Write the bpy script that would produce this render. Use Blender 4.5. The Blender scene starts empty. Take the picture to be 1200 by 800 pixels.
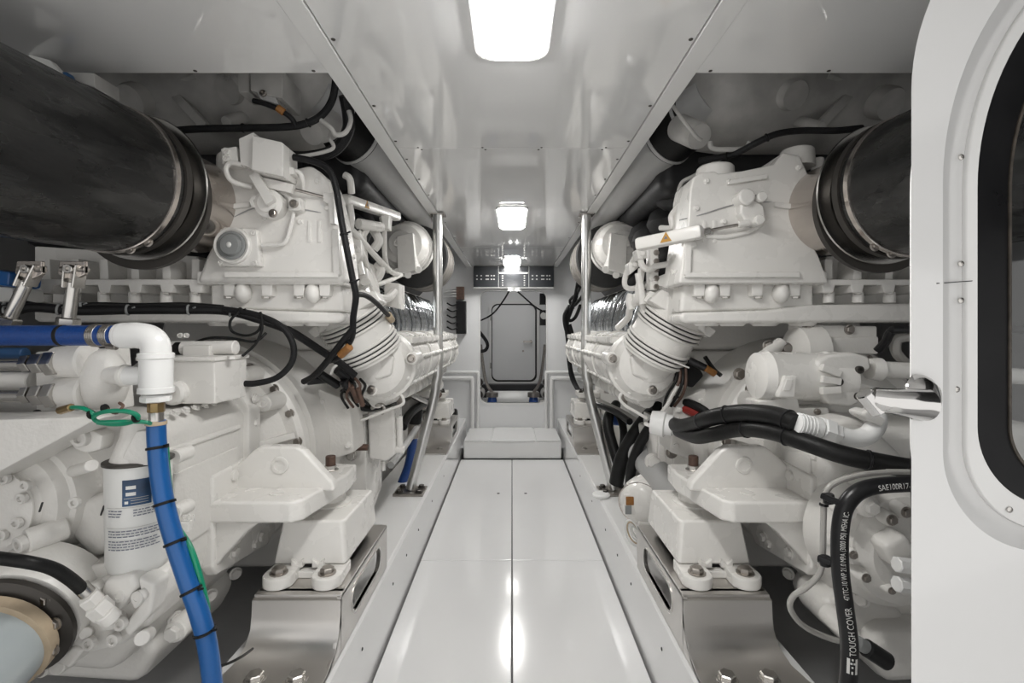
import bpy, bmesh, math, random
from mathutils import Vector as V, Matrix
random.seed(7)
scene = bpy.context.scene
col = scene.collection
# ---------------------------------------------------------------- camera, world, exposure
F, H, CX, CY = 560.0, 1.2, 600.0, 388.0          # focal length in pixels of the 1200x800 frame, eye height, vanishing point
def P(px, py, Y):
    """pixel + distance along the room -> point in the room"""
    return V(((px - CX) * Y / F, Y, H - (py - CY) * Y / F))
cam = bpy.data.cameras.new('camera'); cam.sensor_width = 36; cam.lens = F / 1200 * 36
cam.shift_y = -(400 - CY) / 1200; cam.clip_start = .02
co = bpy.data.objects.new('camera', cam); col.objects.link(co)
co.location = (0, 0, H); co.rotation_euler = (math.pi / 2, 0, 0)
scene.camera = co
world = bpy.data.worlds.new('world'); scene.world = world; world.use_nodes = True
world.node_tree.nodes['Background'].inputs[0].default_value = (1, .985, .965, 1)
world.node_tree.nodes['Background'].inputs[1].default_value = .95
scene.view_settings.view_transform = 'Standard'; scene.view_settings.look = 'None'
scene.view_settings.exposure = 0.36; scene.view_settings.gamma = 1
scene.view_settings.use_curve_mapping = False
LAMP = 34.0                                       # strength of the ceiling lamp lenses
# ---------------------------------------------------------------- materials
M = {}
def mat(name, c, rough=.4, metal=0, var=.0, vscale=6, bump=0, bscale=60, coat=0, stretch=None, rvar=0, c2=None, emit=0, thresh=None, spec=.5):
    m = bpy.data.materials.new(name); m.use_nodes = True; nt = m.node_tree; N = nt.nodes; L = nt.links
    b = N['Principled BSDF']
    b.inputs['Roughness'].default_value = rough; b.inputs['Metallic'].default_value = metal
    b.inputs['Base Color'].default_value = (*c, 1); b.inputs['Specular IOR Level'].default_value = spec
    if coat: b.inputs['Coat Weight'].default_value = coat; b.inputs['Coat Roughness'].default_value = .05
    if emit:
        b.inputs['Emission Color'].default_value = (*c, 1); b.inputs['Emission Strength'].default_value = emit
    tc = N.new('ShaderNodeTexCoord'); mp = N.new('ShaderNodeMapping'); L.new(tc.outputs['Object'], mp.inputs[0])
    if stretch: mp.inputs['Scale'].default_value = stretch
    if var or c2:
        n = N.new('ShaderNodeTexNoise'); n.inputs['Scale'].default_value = vscale; n.inputs['Detail'].default_value = 6
        L.new(mp.outputs[0], n.inputs['Vector'])
        r = N.new('ShaderNodeValToRGB')
        lo, hi = thresh or (.3, .7)
        r.color_ramp.elements[0].position = lo; r.color_ramp.elements[1].position = hi
        d = c2 or tuple(x * (1 - var) for x in c)
        r.color_ramp.elements[0].color = (*d, 1); r.color_ramp.elements[1].color = (*c, 1)
        L.new(n.outputs['Fac'], r.inputs[0]); L.new(r.outputs[0], b.inputs['Base Color'])
    if rvar:
        n = N.new('ShaderNodeTexNoise'); n.inputs['Scale'].default_value = vscale * 2; n.inputs['Detail'].default_value = 5
        L.new(mp.outputs[0], n.inputs['Vector'])
        r = N.new('ShaderNodeMapRange'); r.inputs[1].default_value = .3; r.inputs[2].default_value = .7
        r.inputs[3].default_value = max(.02, rough - rvar); r.inputs[4].default_value = rough + rvar
        L.new(n.outputs['Fac'], r.inputs[0]); L.new(r.outputs[0], b.inputs['Roughness'])
    if bump:
        n = N.new('ShaderNodeTexNoise'); n.inputs['Scale'].default_value = bscale; n.inputs['Detail'].default_value = 4
        L.new(mp.outputs[0], n.inputs['Vector'])
        k = N.new('ShaderNodeBump'); k.inputs['Strength'].default_value = bump; k.inputs['Distance'].default_value = .004
        L.new(n.outputs['Fac'], k.inputs['Height']); L.new(k.outputs[0], b.inputs['Normal'])
    M[name] = m
    return m
mat('paint', (.76, .745, .715), .28, var=.015, vscale=5, bump=.10, bscale=45, rvar=.08)
mat('cast', (.73, .715, .685), .36, var=.03, vscale=7, bump=.35, bscale=90, rvar=.08)
mat('jacket', (.50, .49, .47), .5, var=.5, vscale=6, bump=.5, bscale=16)
mat('duct', (.45, .45, .445), .45, var=.2, vscale=3, bump=.2, bscale=20)
mat('gelcoat', (.78, .78, .775), .16, var=.03, vscale=2, coat=.4)
mat('ceiling', (.76, .76, .755), .07, var=.02, vscale=2, coat=.6)
mat('floorpanel', (.79, .79, .79), .13, var=.03, vscale=2, coat=.3)
mat('trimwhite', (.78, .78, .77), .2, var=.03, vscale=3)
mat('bulkhead', (.76, .765, .77), .28, var=.03, vscale=2)
mat('bilge', (.52, .52, .52), .35, var=.25, vscale=3)
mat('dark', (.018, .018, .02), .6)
mat('blanket', (.02, .02, .022), .5, var=.5, vscale=14, bump=1, bscale=12)
mat('gap', (.03, .03, .03), .7)
mat('rubber', (.008, .008, .008), .26, spec=.32, c2=(.022, .022, .021), thresh=(.40, .52), vscale=9, bump=.9, bscale=22, rvar=.2, stretch=(1, .35, 1))
mat('hoseblack', (.010, .010, .010), .45, spec=.25, var=.3, vscale=30, bump=.2, bscale=160)
mat('cable', (.010, .010, .011), .5, spec=.25, var=.2, vscale=40, bump=.5, bscale=240)
mat('plasticblack', (.012, .012, .013), .3, spec=.3)
mat('filterblack', (.018, .018, .018), .75, bump=.4, bscale=120)
mat('filterband', (.20, .185, .165), .6, var=.3, vscale=8)
mat('steel', (.58, .565, .54), .27, 1, var=.08, vscale=12)
mat('post', (.62, .62, .61), .33, 1)
mat('brushed', (.62, .60, .575), .32, 1, var=.05, vscale=3, rvar=.05)
mat('polished', (.62, .61, .60), .10, 1, rvar=.03)
mat('elbowsteel', (.63, .58, .54), .2, 1, var=.25, vscale=5, rvar=.1)
mat('bolt', (.42, .39, .36), .28, 1, var=.3, vscale=60)
mat('darkbolt', (.06, .055, .05), .4, .6)
mat('rust', (.13, .075, .055), .6, var=.5, vscale=50)
mat('brass', (.42, .30, .15), .35, .9, var=.4, vscale=40)
mat('foil', (.52, .54, .56), .2, 1, var=.5, vscale=30, bump=.8, bscale=35)
mat('blue', (.006, .040, .19), .32, c2=(.009, .06, .25), vscale=180, bump=.3, bscale=300)
mat('bluedull', (.03, .10, .24), .4, var=.2)
mat('blue2', (.008, .095, .31), .28, var=.1)
mat('green', (.004, .22, .12), .3)
mat('orange', (.32, .14, .035), .5, var=.3, vscale=80)
mat('red', (.25, .02, .015), .4)
mat('tan', (.50, .40, .28), .6, var=.25, vscale=20)
mat('shaftgrey', (.40, .44, .45), .25, var=.06)
mat('pvc', (.80, .80, .79), .25)
mat('label', (.72, .72, .70), .45)
mat('print', (.14, .15, .20), .6)
mat('labelblue', (.03, .09, .2), .4, c2=(.008, .015, .03), vscale=12)
mat('yellow', (.45, .23, .03), .5)
mat('whiteprint', (.7, .7, .68), .5)
mat('gasket', (.009, .009, .010), .35, spec=.3, rvar=.1, vscale=8)
mat('gasketworn', (.09, .075, .06), .6, var=.6, vscale=60)
mat('pad', (.25, .26, .26), .5)
mat('midgrey', (.33, .33, .33), .4)  # plain grey of the hull sides and the casting seams
mat('clearhose', (.36, .35, .33), .25)
mat('screen', (.02, .022, .025), .15)
mat('lamp', (1, .985, .96), .4, emit=LAMP)
mat('spot', (1, 1, 1), .4, emit=4)
mat('lampfill', (1, .985, .96), .4, emit=9)
g = bpy.data.materials.new('glass'); g.use_nodes = True
gb = g.node_tree.nodes['Principled BSDF']; gb.inputs['Base Color'].default_value = (.9, .92, .93, 1)
gb.inputs['Roughness'].default_value = .03; gb.inputs['Transmission Weight'].default_value = 1; gb.inputs['IOR'].default_value = 1.45
M['glass'] = g
# ---------------------------------------------------------------- mesh helpers
MIR = False          # when set, everything built is handed over to the other side of the walkway
W = {}               # world position of each object's origin
def fx(p): return V((-p[0], p[1], p[2])) if MIR else V(p)
class B:
    def __init__(s): s.v = []; s.f = []; s.w = False
    def raw(s, vs, fs):
        n = len(s.v); s.v += [V(v) for v in vs]; s.f += [tuple(i + n for i in f) for f in fs]; return s
    def bev(s, vs, fs, w, seg=2, ang=.5):
        if w <= 0: return s.raw(vs, fs)
        s.w = True
        bm = bmesh.new(); bv = [bm.verts.new(v) for v in vs]
        for f in fs:
            try: bm.faces.new([bv[i] for i in f])
            except ValueError: pass
        bmesh.ops.recalc_face_normals(bm, faces=bm.faces)
        es = [e for e in bm.edges if len(e.link_faces) == 2 and e.calc_face_angle(0) > ang]
        bmesh.ops.bevel(bm, geom=es, offset=w, segments=seg, profile=.5, affect='EDGES', clamp_overlap=True)
        bm.verts.index_update()
        s.raw([v.co.copy() for v in bm.verts], [[v.index for v in f.verts] for f in bm.faces]); bm.free(); return s
    def ext(s, front, back, bev=.005, seg=2):
        n = len(front); vs = list(front) + list(back)
        fs = [tuple(range(n)), tuple(range(2 * n - 1, n - 1, -1))] + [(i, (i + 1) % n, n + (i + 1) % n, n + i) for i in range(n)]
        return s.bev(vs, fs, bev, seg)
    def prism(s, pts, y0, y1, bev=.005, seg=2):
        a = [P(x, y, y0) for x, y in pts]
        return s.ext(a, [V((p.x, y1, p.z)) for p in a], bev, seg)
    def wprism(s, pts, ax, a, b, bev=.004, seg=2):
        k = {'x': lambda p, t: V((t, p[0], p[1])), 'y': lambda p, t: V((p[0], t, p[1])), 'z': lambda p, t: V((p[0], p[1], t))}[ax]
        return s.ext([k(p, a) for p in pts], [k(p, b) for p in pts], bev, seg)
    def box(s, x0, x1, y0, y1, z0, z1, bev=.004, seg=2):
        return s.wprism([(x0, z0), (x1, z0), (x1, z1), (x0, z1)], 'y', y0, y1, bev, seg)
    def bar(s, a, b, w, h, up=V((0, 0, 1)), bev=.003):
        a = V(a); b = V(b); d = (b - a).normalized(); sd = d.cross(up).normalized(); u = sd.cross(d)
        k = [(-w / 2, -h / 2), (w / 2, -h / 2), (w / 2, h / 2), (-w / 2, h / 2)]
        return s.ext([a + sd * i + u * j for i, j in k], [b + sd * i + u * j for i, j in k], bev)
    def lathe(s, o, d, prof, n=28):
        o = V(o); d = V(d).normalized(); t = V((0, 0, 1)) if abs(d.z) < .9 else V((1, 0, 0))
        u = d.cross(t).normalized(); w = d.cross(u)
        vs = []; fs = []
        for (a, r) in prof:
            for i in range(n):
                q = 2 * math.pi * i / n; vs.append(o + d * a + (u * math.cos(q) + w * math.sin(q)) * max(r, 1e-5))
        for j in range(len(prof) - 1):
            for i in range(n): fs.append((j * n + i, j * n + (i + 1) % n, (j + 1) * n + (i + 1) % n, (j + 1) * n + i))
        fs.append(tuple(range(n - 1, -1, -1))); fs.append(tuple(range((len(prof) - 1) * n, len(prof) * n)))
        return s.raw(vs, fs)
    def cyl(s, a, b, r, r1=None, n=20, c=.12):
        a = V(a); b = V(b); L = (b - a).length; r1 = r if r1 is None else r1; e = min(r, r1) * c
        e = min(e, L * .3)
        return s.lathe(a, b - a, [(0, r - e), (e, r), (L - e, r1), (L, r1 - e)], n)
    def tube(s, pts, r, n=10, k=6, curve=True, rs=None):
        pts = spline(pts, k) if curve else [V(p) for p in pts]
        m = len(pts); vs = []; fs = []; u = None
        for i, p in enumerate(pts):
            d = (pts[min(i + 1, m - 1)] - pts[max(i - 1, 0)]).normalized()
            if u is None: u = d.cross(V((.31, .2, .93))).normalized()
            u = (u - d * u.dot(d)).normalized(); w = d.cross(u)
            rr = r if rs is None else rs(i / (m - 1))
            for j in range(n):
                q = 2 * math.pi * j / n; vs.append(p + (u * math.cos(q) + w * math.sin(q)) * rr)
        for i in range(m - 1):
            for j in range(n): fs.append((i * n + j, i * n + (j + 1) % n, (i + 1) * n + (j + 1) % n, (i + 1) * n + j))
        fs.append(tuple(range(n - 1, -1, -1))); fs.append(tuple(range((m - 1) * n, m * n)))
        return s.raw(vs, fs)
    def ball(s, c, r, n=16):
        c = V(c); r = r if hasattr(r, '__len__') else (r, r, r); vs = []; fs = []; h = n // 2
        for i in range(h + 1):
            a = math.pi * (i + .001) / (h + .002)
            for j in range(n):
                q = 2 * math.pi * j / n
                vs.append(c + V((r[0] * math.sin(a) * math.cos(q), r[1] * math.sin(a) * math.sin(q), r[2] * math.cos(a))))
        for i in range(h):
            for j in range(n): fs.append((i * n + j, i * n + (j + 1) % n, (i + 1) * n + (j + 1) % n, (i + 1) * n + j))
        return s.raw(vs, fs)
    def ring(s, outer, inner, back_o, back_i, bev=0):
        n = len(outer); vs = list(outer) + list(inner) + list(back_o) + list(back_i); fs = []
        for i in range(n):
            j = (i + 1) % n
            fs += [(i, j, n + j, n + i), (2 * n + i, 3 * n + i, 3 * n + j, 2 * n + j), (i, 2 * n + i, 2 * n + j, j), (n + i, n + j, 3 * n + j, 3 * n + i)]
        return s.bev(vs, fs, bev, 2, .6)
    def make(s, name, m, parent=None, smooth=35):
        vs = [fx(v) for v in s.v]
        lo = V([min(v[i] for v in vs) for i in range(3)]); hi = V([max(v[i] for v in vs) for i in range(3)])
        c = (lo + hi) / 2
        me = bpy.data.meshes.new(name); me.from_pydata([v - c for v in vs], [], s.f)
        bm = bmesh.new(); bm.from_mesh(me); bmesh.ops.recalc_face_normals(bm, faces=bm.faces); bm.to_mesh(me); bm.free()
        me.polygons.foreach_set('use_smooth', [True] * len(me.polygons)); me.set_sharp_from_angle(angle=math.radians(smooth))
        me.materials.append(M[m])
        o = link(name, me, c, parent)
        if s.w: k = o.modifiers.new('normals', 'WEIGHTED_NORMAL'); k.keep_sharp = True; k.weight = 80
        return o
def link(name, me, c, parent, mtx=None):
    o = bpy.data.objects.new(name, me); col.objects.link(o); W[o] = V(c)
    if mtx is None: o.location = c
    else: o.matrix_basis = mtx
    if parent is not None:
        o.parent = parent; o.matrix_parent_inverse = Matrix.Translation(-W[parent])
    return o
def spline(pts, k=6):
    pts = [V(p) for p in pts]; out = []
    if len(pts) < 3: return pts
    for i in range(len(pts) - 1):
        p0 = pts[max(i - 1, 0)]; p1 = pts[i]; p2 = pts[i + 1]; p3 = pts[min(i + 2, len(pts) - 1)]
        for j in range(k):
            t = j / k
            out.append(.5 * ((2 * p1) + (p2 - p0) * t + (2 * p0 - 5 * p1 + 4 * p2 - p3) * t * t + (3 * p1 - p0 - 3 * p2 + p3) * t ** 3))
    return out + [pts[-1]]
def rrect(x0, x1, z0, z1, r, n=6):
    out = []
    for cx, cz, a in ((x1 - r, z1 - r, 0), (x0 + r, z1 - r, 90), (x0 + r, z0 + r, 180), (x1 - r, z0 + r, 270)):
        for i in range(n + 1):
            q = math.radians(a + 90 * i / n); out.append((cx + r * math.cos(q), cz + r * math.sin(q)))
    return out
def tag(o, label, cat=None, group=None, kind=None):
    o['label'] = label
    if cat: o['category'] = cat
    if group: o['group'] = group
    if kind: o['kind'] = kind
    return o
def thing(name, label, cat, loc, group=None):
    o = bpy.data.objects.new(name, None); col.objects.link(o); o.empty_display_size = .05
    loc = fx(loc); o.location = loc; W[o] = loc
    return tag(o, label, cat, group)
def struct(o, label): return tag(o, label, None, None, 'structure')
FAST = {}
def fast_mesh(kind, m):
    if (kind, m) in FAST: return FAST[kind, m]
    b = B(); z = V((0, 0, 1)); o = V((0, 0, 0))
    if kind == 'hex':
        b.lathe(o, z, [(0, 1.25), (.18, 1.25), (.2, 1.2)], 14); b.lathe(z * .15, z, [(0, .95), (.62, .95), (.72, .8)], 6)
    elif kind == 'cap':
        b.lathe(o, z, [(0, 1), (.75, 1), (.85, .9), (.85, .5), (.4, .48)], 14)
    elif kind == 'stud':
        b.lathe(o, z, [(0, 1.25), (.2, 1.25)], 12); b.lathe(z * .2, z, [(0, 1), (.9, 1)], 6); b.lathe(z * 1.0, z, [(0, .55), (1.0, .55), (1.1, .45)], 10)
    else:
        b.lathe(o, z, [(0, 1), (.25, .92), (.42, .6), (.45, .3), (.3, .25)], 10)
    me = bpy.data.meshes.new(kind); me.from_pydata(b.v, [], b.f)
    bm = bmesh.new(); bm.from_mesh(me); bmesh.ops.recalc_face_normals(bm, faces=bm.faces); bm.to_mesh(me); bm.free()
    me.polygons.foreach_set('use_smooth', [True] * len(me.polygons)); me.set_sharp_from_angle(angle=.6)
    me.materials.append(M[m]); FAST[kind, m] = me
    return me
def bolt(parent, p, d, r, m='bolt', kind='hex', name=None):
    p = fx(p); q = fx(d).to_track_quat('Z', 'Y')
    return link(name or {'screw': 'screw'}.get(kind, 'bolt'), fast_mesh(kind, m), p, parent, Matrix.Translation(p) @ q.to_matrix().to_4x4() @ Matrix.Scale(r, 4))
def text_on(curve_pts, r, s, size, face, name, m, parent, start, lift=1.02, flip=1, sx=1):
    """letters laid along a hose: curve_pts is its centre line, face the outward side they sit on"""
    cu = bpy.data.curves.new(name, 'FONT'); cu.body = s; cu.size = size
    o = bpy.data.objects.new(name, cu); col.objects.link(o); dg = bpy.context.evaluated_depsgraph_get()
    me = bpy.data.meshes.new_from_object(o.evaluated_get(dg)); bpy.data.objects.remove(o)
    bm = bmesh.new(); bm.from_mesh(me)
    bmesh.ops.subdivide_edges(bm, edges=[e for e in bm.edges if e.calc_length() > size * .3], cuts=1)
    bmesh.ops.triangulate(bm, faces=bm.faces)
    L = [0]
    for i in range(1, len(curve_pts)): L.append(L[-1] + (curve_pts[i] - curve_pts[i - 1]).length)
    for v in bm.verts:
        t = start + v.co.x * sx; i = 0
        while i < len(L) - 2 and L[i + 1] < t: i += 1
        f = (t - L[i]) / max(1e-6, L[i + 1] - L[i]); p = curve_pts[i].lerp(curve_pts[i + 1], f)
        d = (curve_pts[i + 1] - curve_pts[i]).normalized(); n = (V(face) - d * d.dot(V(face))).normalized(); w = n.cross(d) * flip
        a = (v.co.y - size * .35) / r
        v.co = p + (n * math.cos(a) + w * math.sin(a)) * r * lift
    b = B(); bm.verts.index_update(); b.raw([v.co.copy() for v in bm.verts], [[v.index for v in f.verts] for f in bm.faces]); bm.free()
    return b.make(name, m, parent)
# ================================================================ the setting
ZC, ZL, YB, XW = 1.884, .273, 5.1, .482          # ceiling, stringer top, bulkhead distance, half width of the walkway
b = B(); b.box(-XW - .003, XW + .003, -.6, 5.0, -.06, -.022, 0)
floor = struct(b.make('floor', 'gap'), 'walkway floor of white glossy panels between the two engines')
for x0, x1 in ((-XW + .004, -.0022), (.0022, XW - .004)):
    for y0, y1 in ((-.5, .5), (.504, 2.505), (2.509, 4.47)):
        b = B(); b.box(x0, x1, y0, y1, -.022, 0, .004, 3); b.make('floor_panel', 'floorpanel', floor)
for x in (584, 616):
    b = B(); p = P(x, 578, H * F / 190); b.lathe(p, (0, 0, 1), [(0, .011), (.0015, .011), (.002, .008)], 14); b.make('lifting_ring', 'gap', floor)
for sd in (0, 1):
    MIR = bool(sd)
    b = B(); b.wprism([(-XW - .004, -.05), (-XW - .004, ZL - .012), (-XW - .016, ZL), (-.80, ZL), (-.80, -.3), (-.6, -.3)], 'y', -.6, YB, .003)
    st = struct(b.make('engine_stringer', 'gelcoat'), 'white painted engine stringer along the walkway, on the side of the ' + ('open door' if sd else 'blue hoses'))
    for y in (1.15, 1.55, 1.95, 2.2, 2.48, 2.9, 3.4):
        bolt(st, (-XW - .004, y, .17), (1, 0, 0), .006, 'gap', 'screw')
    b = B(); b.wprism([(-.80, -.3), (-.80, .0), (-1.2, .06), (-2.3, .5), (-2.3, .35), (-1.4, -.2)], 'y', -.6, YB, 0)
    struct(b.make('hull_bottom', 'bilge'), 'grey painted hull bottom under the engine, on the side of the ' + ('open door' if sd else 'blue hoses'))
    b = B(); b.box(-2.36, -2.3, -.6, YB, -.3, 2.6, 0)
    struct(b.make('wall_right' if sd else 'wall_left', 'midgrey'), 'hull side behind the engine next to the ' + ('open door' if sd else 'blue hoses'))
MIR = False
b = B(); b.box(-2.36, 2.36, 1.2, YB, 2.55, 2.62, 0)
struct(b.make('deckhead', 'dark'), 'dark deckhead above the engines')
# ceiling: wide panel above the entrance, narrow panels above the walkway, trims with screws
YE, XP = 1.264, .431
b = B(); b.box(-XP - .02, XP + .02, -.6, YB, ZC + .022, ZC + .04, 0)
ceil = struct(b.make('ceiling', 'gap'), 'glossy white ceiling panels above the entrance and the walkway')
for y0, y1 in ((-.6, 1.788), (1.791, 3.9), (3.903, YB)):
    b = B(); b.box(-XP + .0015, XP - .0015, y0, y1, ZC, ZC + .022, .002); b.make('ceiling_panel', 'ceiling', ceil)
for sd in (0, 1):
    MIR = bool(sd)
    b = B(); b.box(-2.3, -.486, -.6, YE, ZC - .002, ZC + .02, .002); b.make('ceiling_panel', 'ceiling', ceil)
    b = B(); b.box(-2.3, -.486, YE - .018, YE, ZC + .02, 2.6, .002); b.make('edge_board', 'trimwhite', ceil)
    b = B(); b.box(-.486, -XP - .001, -.6, YB, ZC - .004, ZC + .05, .003); b.make('edge_trim', 'trimwhite', ceil)
    for y in (1.12, 1.45, 1.72, 1.9, 2.15, 2.4, 3.0, 3.5, 4.1):
        bolt(ceil, (-XP + .012, y, ZC), (0, 0, -1), .0055, 'darkbolt', 'screw')
    for x in (-.52, -.83, -1.25):
        bolt(ceil, (x, YE - .012, ZC - .002), (0, 0, -1), .005, 'darkbolt', 'screw')
    for x in (-.06, -.07, -.30, -.31):
        bolt(ceil, (x - .04, 1.78 + (.02 if x in (-.06, -.30) else 0), ZC), (0, 0, -1), .0045, 'darkbolt', 'screw')
MIR = False
# far bulkhead with its rounded opening
def holed(x0, x1, z0, z1, hole):
    cx = sum(p[0] for p in hole) / len(hole); cz = sum(p[1] for p in hole) / len(hole); out = []
    for (x, z) in hole:
        dx, dz = x - cx, z - cz; t = 1e9
        if dx > 1e-9: t = min(t, (x1 - cx) / dx)
        if dx < -1e-9: t = min(t, (x0 - cx) / dx)
        if dz > 1e-9: t = min(t, (z1 - cz) / dz)
        if dz < -1e-9: t = min(t, (z0 - cz) / dz)
        out.append((cx + dx * t, cz + dz * t))
    # snap nearest outline points to the corners
    for c in ((x0, z0), (x0, z1), (x1, z0), (x1, z1)):
        k = min(range(len(out)), key=lambda i: (out[i][0] - c[0]) ** 2 + (out[i][1] - c[1]) ** 2); out[k] = c
    return out
hole = rrect(-.337, .364, .435, 1.628, .075, 7)
out = holed(-.7, .7, .05, ZC + .1, hole)
b = B(); b.ring([V((x, YB, z)) for x, z in out], [V((x, YB, z)) for x, z in hole], [V((x, YB + .04, z)) for x, z in out], [V((x, YB + .04, z)) for x, z in hole])
for a, c in ((-2.36, -.7), (.7, 2.36)): b.box(a, c, YB, YB + .04, -.3, 2.6, 0)
b.box(-.7, .7, YB, YB + .04, ZC + .1, 2.6, 0); b.box(-.7, .7, YB, YB + .04, -.3, .05, 0)
wf = struct(b.make('wall_far', 'bulkhead'), 'white bulkhead with a round-cornered opening at the end of the walkway')
hi = rrect(-.337, .364, .435, 1.628, .075, 7); ho = rrect(-.352, .379, .42, 1.643, .09, 7)
b = B(); b.ring([V((x, YB - .006, z)) for x, z in ho], [V((x, YB - .006, z)) for x, z in hi], [V((x, YB + .05, z)) for x, z in ho], [V((x, YB + .05, z)) for x, z in hi])
b.make('opening_rim', 'trimwhite', wf)
# step box before the bulkhead
t = thing('step_box', 'low white step box with a lid below the bulkhead opening', 'step', (0, 4.8, 0))
b = B(); b.box(-.455, .465, 4.49, 5.09, 0, .165, .012, 3); b.make('body', 'gelcoat', t)
b = B(); b.box(-.19, .22, 4.47, 5.09, .165, .18, .005); b.make('lid', 'gelcoat', t)
for x0, x1 in ((-.45, -.2), (.23, .46)):
    b = B(); b.box(x0, x1, 4.49, 5.09, .165, .174, .004); b.make('top_board', 'gelcoat', t)
# compartment behind the opening
YD = 6.7
b = B(); b.box(-1.4, 1.4, YD, YD + .05, -.2, 2.3, 0); w2 = struct(b.make('wall_back', 'bulkhead'), 'white wall of the compartment beyond the opening, holding the closed door')
for x0, x1, n in ((-.67, -.62, 'wall_compartment_left'), (.62, .67, 'wall_compartment_right')):
    b = B(); b.box(x0, x1, YB + .05, YD, -.2, 2.3, 0); struct(b.make(n, 'bulkhead'), 'side wall of the far compartment ' + ('by the round gauge' if x0 > 0 else 'by the black cable loop'))
b = B(); b.box(-.62, .62, YB + .05, YD, .0, .24, 0); struct(b.make('compartment_floor', 'bilge'), 'floor of the compartment beyond the opening')
b = B(); b.box(-.62, .62, YB + .05, YD, 2.0, 2.05, 0); struct(b.make('compartment_ceiling', 'bulkhead'), 'ceiling of the compartment beyond the opening')
def PX(px, Y): return (px - CX) * Y / F
def PZ(py, Y): return H - (py - CY) * Y / F
d = thing('door_1', 'closed white round-cornered door with a lever handle in the far compartment', 'door', (PX(602, YD), YD - .03, PZ(448, YD))); d['kind'] = 'structure'
o_ = rrect(PX(573, YD), PX(632, YD), PZ(450, YD), PZ(353, YD), .12); i_ = rrect(PX(576, YD), PX(629, YD), PZ(447, YD), PZ(356, YD), .09)
b = B(); b.ring([V((x, YD - .035, z)) for x, z in o_], [V((x, YD - .035, z)) for x, z in i_], [V((x, YD, z)) for x, z in o_], [V((x, YD, z)) for x, z in i_]); b.make('door_frame', 'trimwhite', d)
i2 = rrect(PX(576.6, YD), PX(628.4, YD), PZ(446.4, YD), PZ(356.6, YD), .085)
b = B(); b.wprism(i_, 'y', YD - .008, YD - .001, 0); b.make('door_seal', 'gap', d)
b = B(); b.wprism(rrect(PX(577, YD), PX(627, YD), PZ(445, YD), PZ(357.5, YD), .085), 'y', YD - .03, YD - .008, .003); b.make('door_leaf', 'bulkhead', d)
b = B(); hp = V((PX(622, YD), YD - .03, PZ(400, YD))); b.cyl(hp, hp + V((0, -.05, 0)), .02); b.bar(hp + V((.01, -.05, 0)), hp + V((-.11, -.05, 0)), .02, .024)
b.make('door_handle', 'bolt', d)
b = B(); hp = V((PX(613, YD), YD - .03, PZ(411, YD))); b.cyl(hp, hp + V((0, -.012, 0)), .014); b.make('key_lock', 'bolt', d)
for z in (372, 428):
    b = B(); hp = V((PX(575, YD), YD - .035, PZ(z, YD))); b.cyl(hp + V((0, 0, -.04)), hp + V((0, 0, .04)), .01); b.make('hinge', 'steel', d)
# things in the far compartment
t = thing('water_tank', 'pale horizontal tank low in the far compartment', 'tank', (0, 6.2, .2))
b = B(); b.cyl((-.32, 6.1, .34), (.34, 6.1, .34), .1, n=24); b.make('body', 'trimwhite', t)
b = B(); b.box(-.4, .42, 6.25, 6.4, .33, .5, .01); b.make('black_cradle', 'dark', t)
for s_, l in ((-1, 'blue filter bowl beside the gauge-less side of the far compartment'), (1, 'blue filter bowl under the round gauge in the far compartment')):
    t = thing('water_filter', l, 'filter', (s_ * .23, 5.55, .3)); c = V((s_ * .24 + .01, 5.55, .24))
    b = B(); b.lathe(c, (0, 0, 1), [(0, .04), (.05, .06), (.16, .055), (.2, .045)], 18); b.make('bowl', 'blue', t)
    b = B(); b.lathe(c + V((0, 0, .2)), (0, 0, 1), [(0, .07), (.05, .07), (.06, .03)], 18); b.make('cap', 'bolt', t)
    b = B(); b.tube([c + V((0, 0, .25)), c + V((s_ * .08, 0, .4)), c + V((s_ * .14, .1, .8))], .018); b.make('pipe', 'bolt', t)
    for k in range(3):
        q = thing('pump', ('lowest', 'middle', 'upper')[k] + ' small pump in the far compartment ' + ('under the gauge' if s_ > 0 else 'by the black cable loop'), 'pump', (s_ * .38, 5.8, .5 + k * .22))
        c2 = V((s_ * .40 + .01, 5.7, .315 + k * .145))
        b = B(); b.cyl(c2 + V((0, -.1, 0)), c2 + V((0, .12, 0)), .075 - .01 * k); b.make('body', ('bolt', 'jacket', 'duct')[k], q)
        b = B(); b.cyl(c2 + V((0, -.13, 0)), c2 + V((0, -.1, 0)), .05); b.make('end_cap', 'darkbolt', q)
t = thing('gauge_box', 'black box with a round white gauge beside the far door', 'gauge', (PX(637, 6.0), 6.0, PZ(381, 6)))
c = V((PX(638, 6), 5.95, PZ(370, 6)))
b = B(); b.box(c.x - .06, .62, c.y, c.y + .1, c.z - .12, c.z + .07); b.make('body', 'plasticblack', t)
b = B(); b.cyl(c + V((-.01, 0, 0)), c + V((-.01, -.015, 0)), .045); b.make('dial', 'label', t)
b = B(); b.box(c.x - .06, .62, c.y, c.y + .1, c.z + .14, c.z + .28); b.make('upper_box', 'plasticblack', t)
for pts, l in (([(597, 340), (590, 352), (578, 367), (564, 375), (556, 376)], 'thin black cable drooping towards the dark pumps beyond the opening'), ([(606, 341), (615, 349), (628, 360), (640, 366), (650, 368)], 'thin black cable drooping towards the round gauge beyond the opening')):
    b = B(); b.tube([P(x, y, 5.03 if i == 0 else 5.3) for i, (x, y) in enumerate(pts)], .009, 8); tag(b.make('cable', 'cable'), l, 'cable')
b = B(); b.tube([P(x, y, 5.5) for x, y in ((555, 380), (563, 390), (571, 402), (569, 410), (560, 412))], .02, 8); tag(b.make('cable', 'cable'), 'thick black cable loop at the edge of the bulkhead opening', 'cable')
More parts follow.
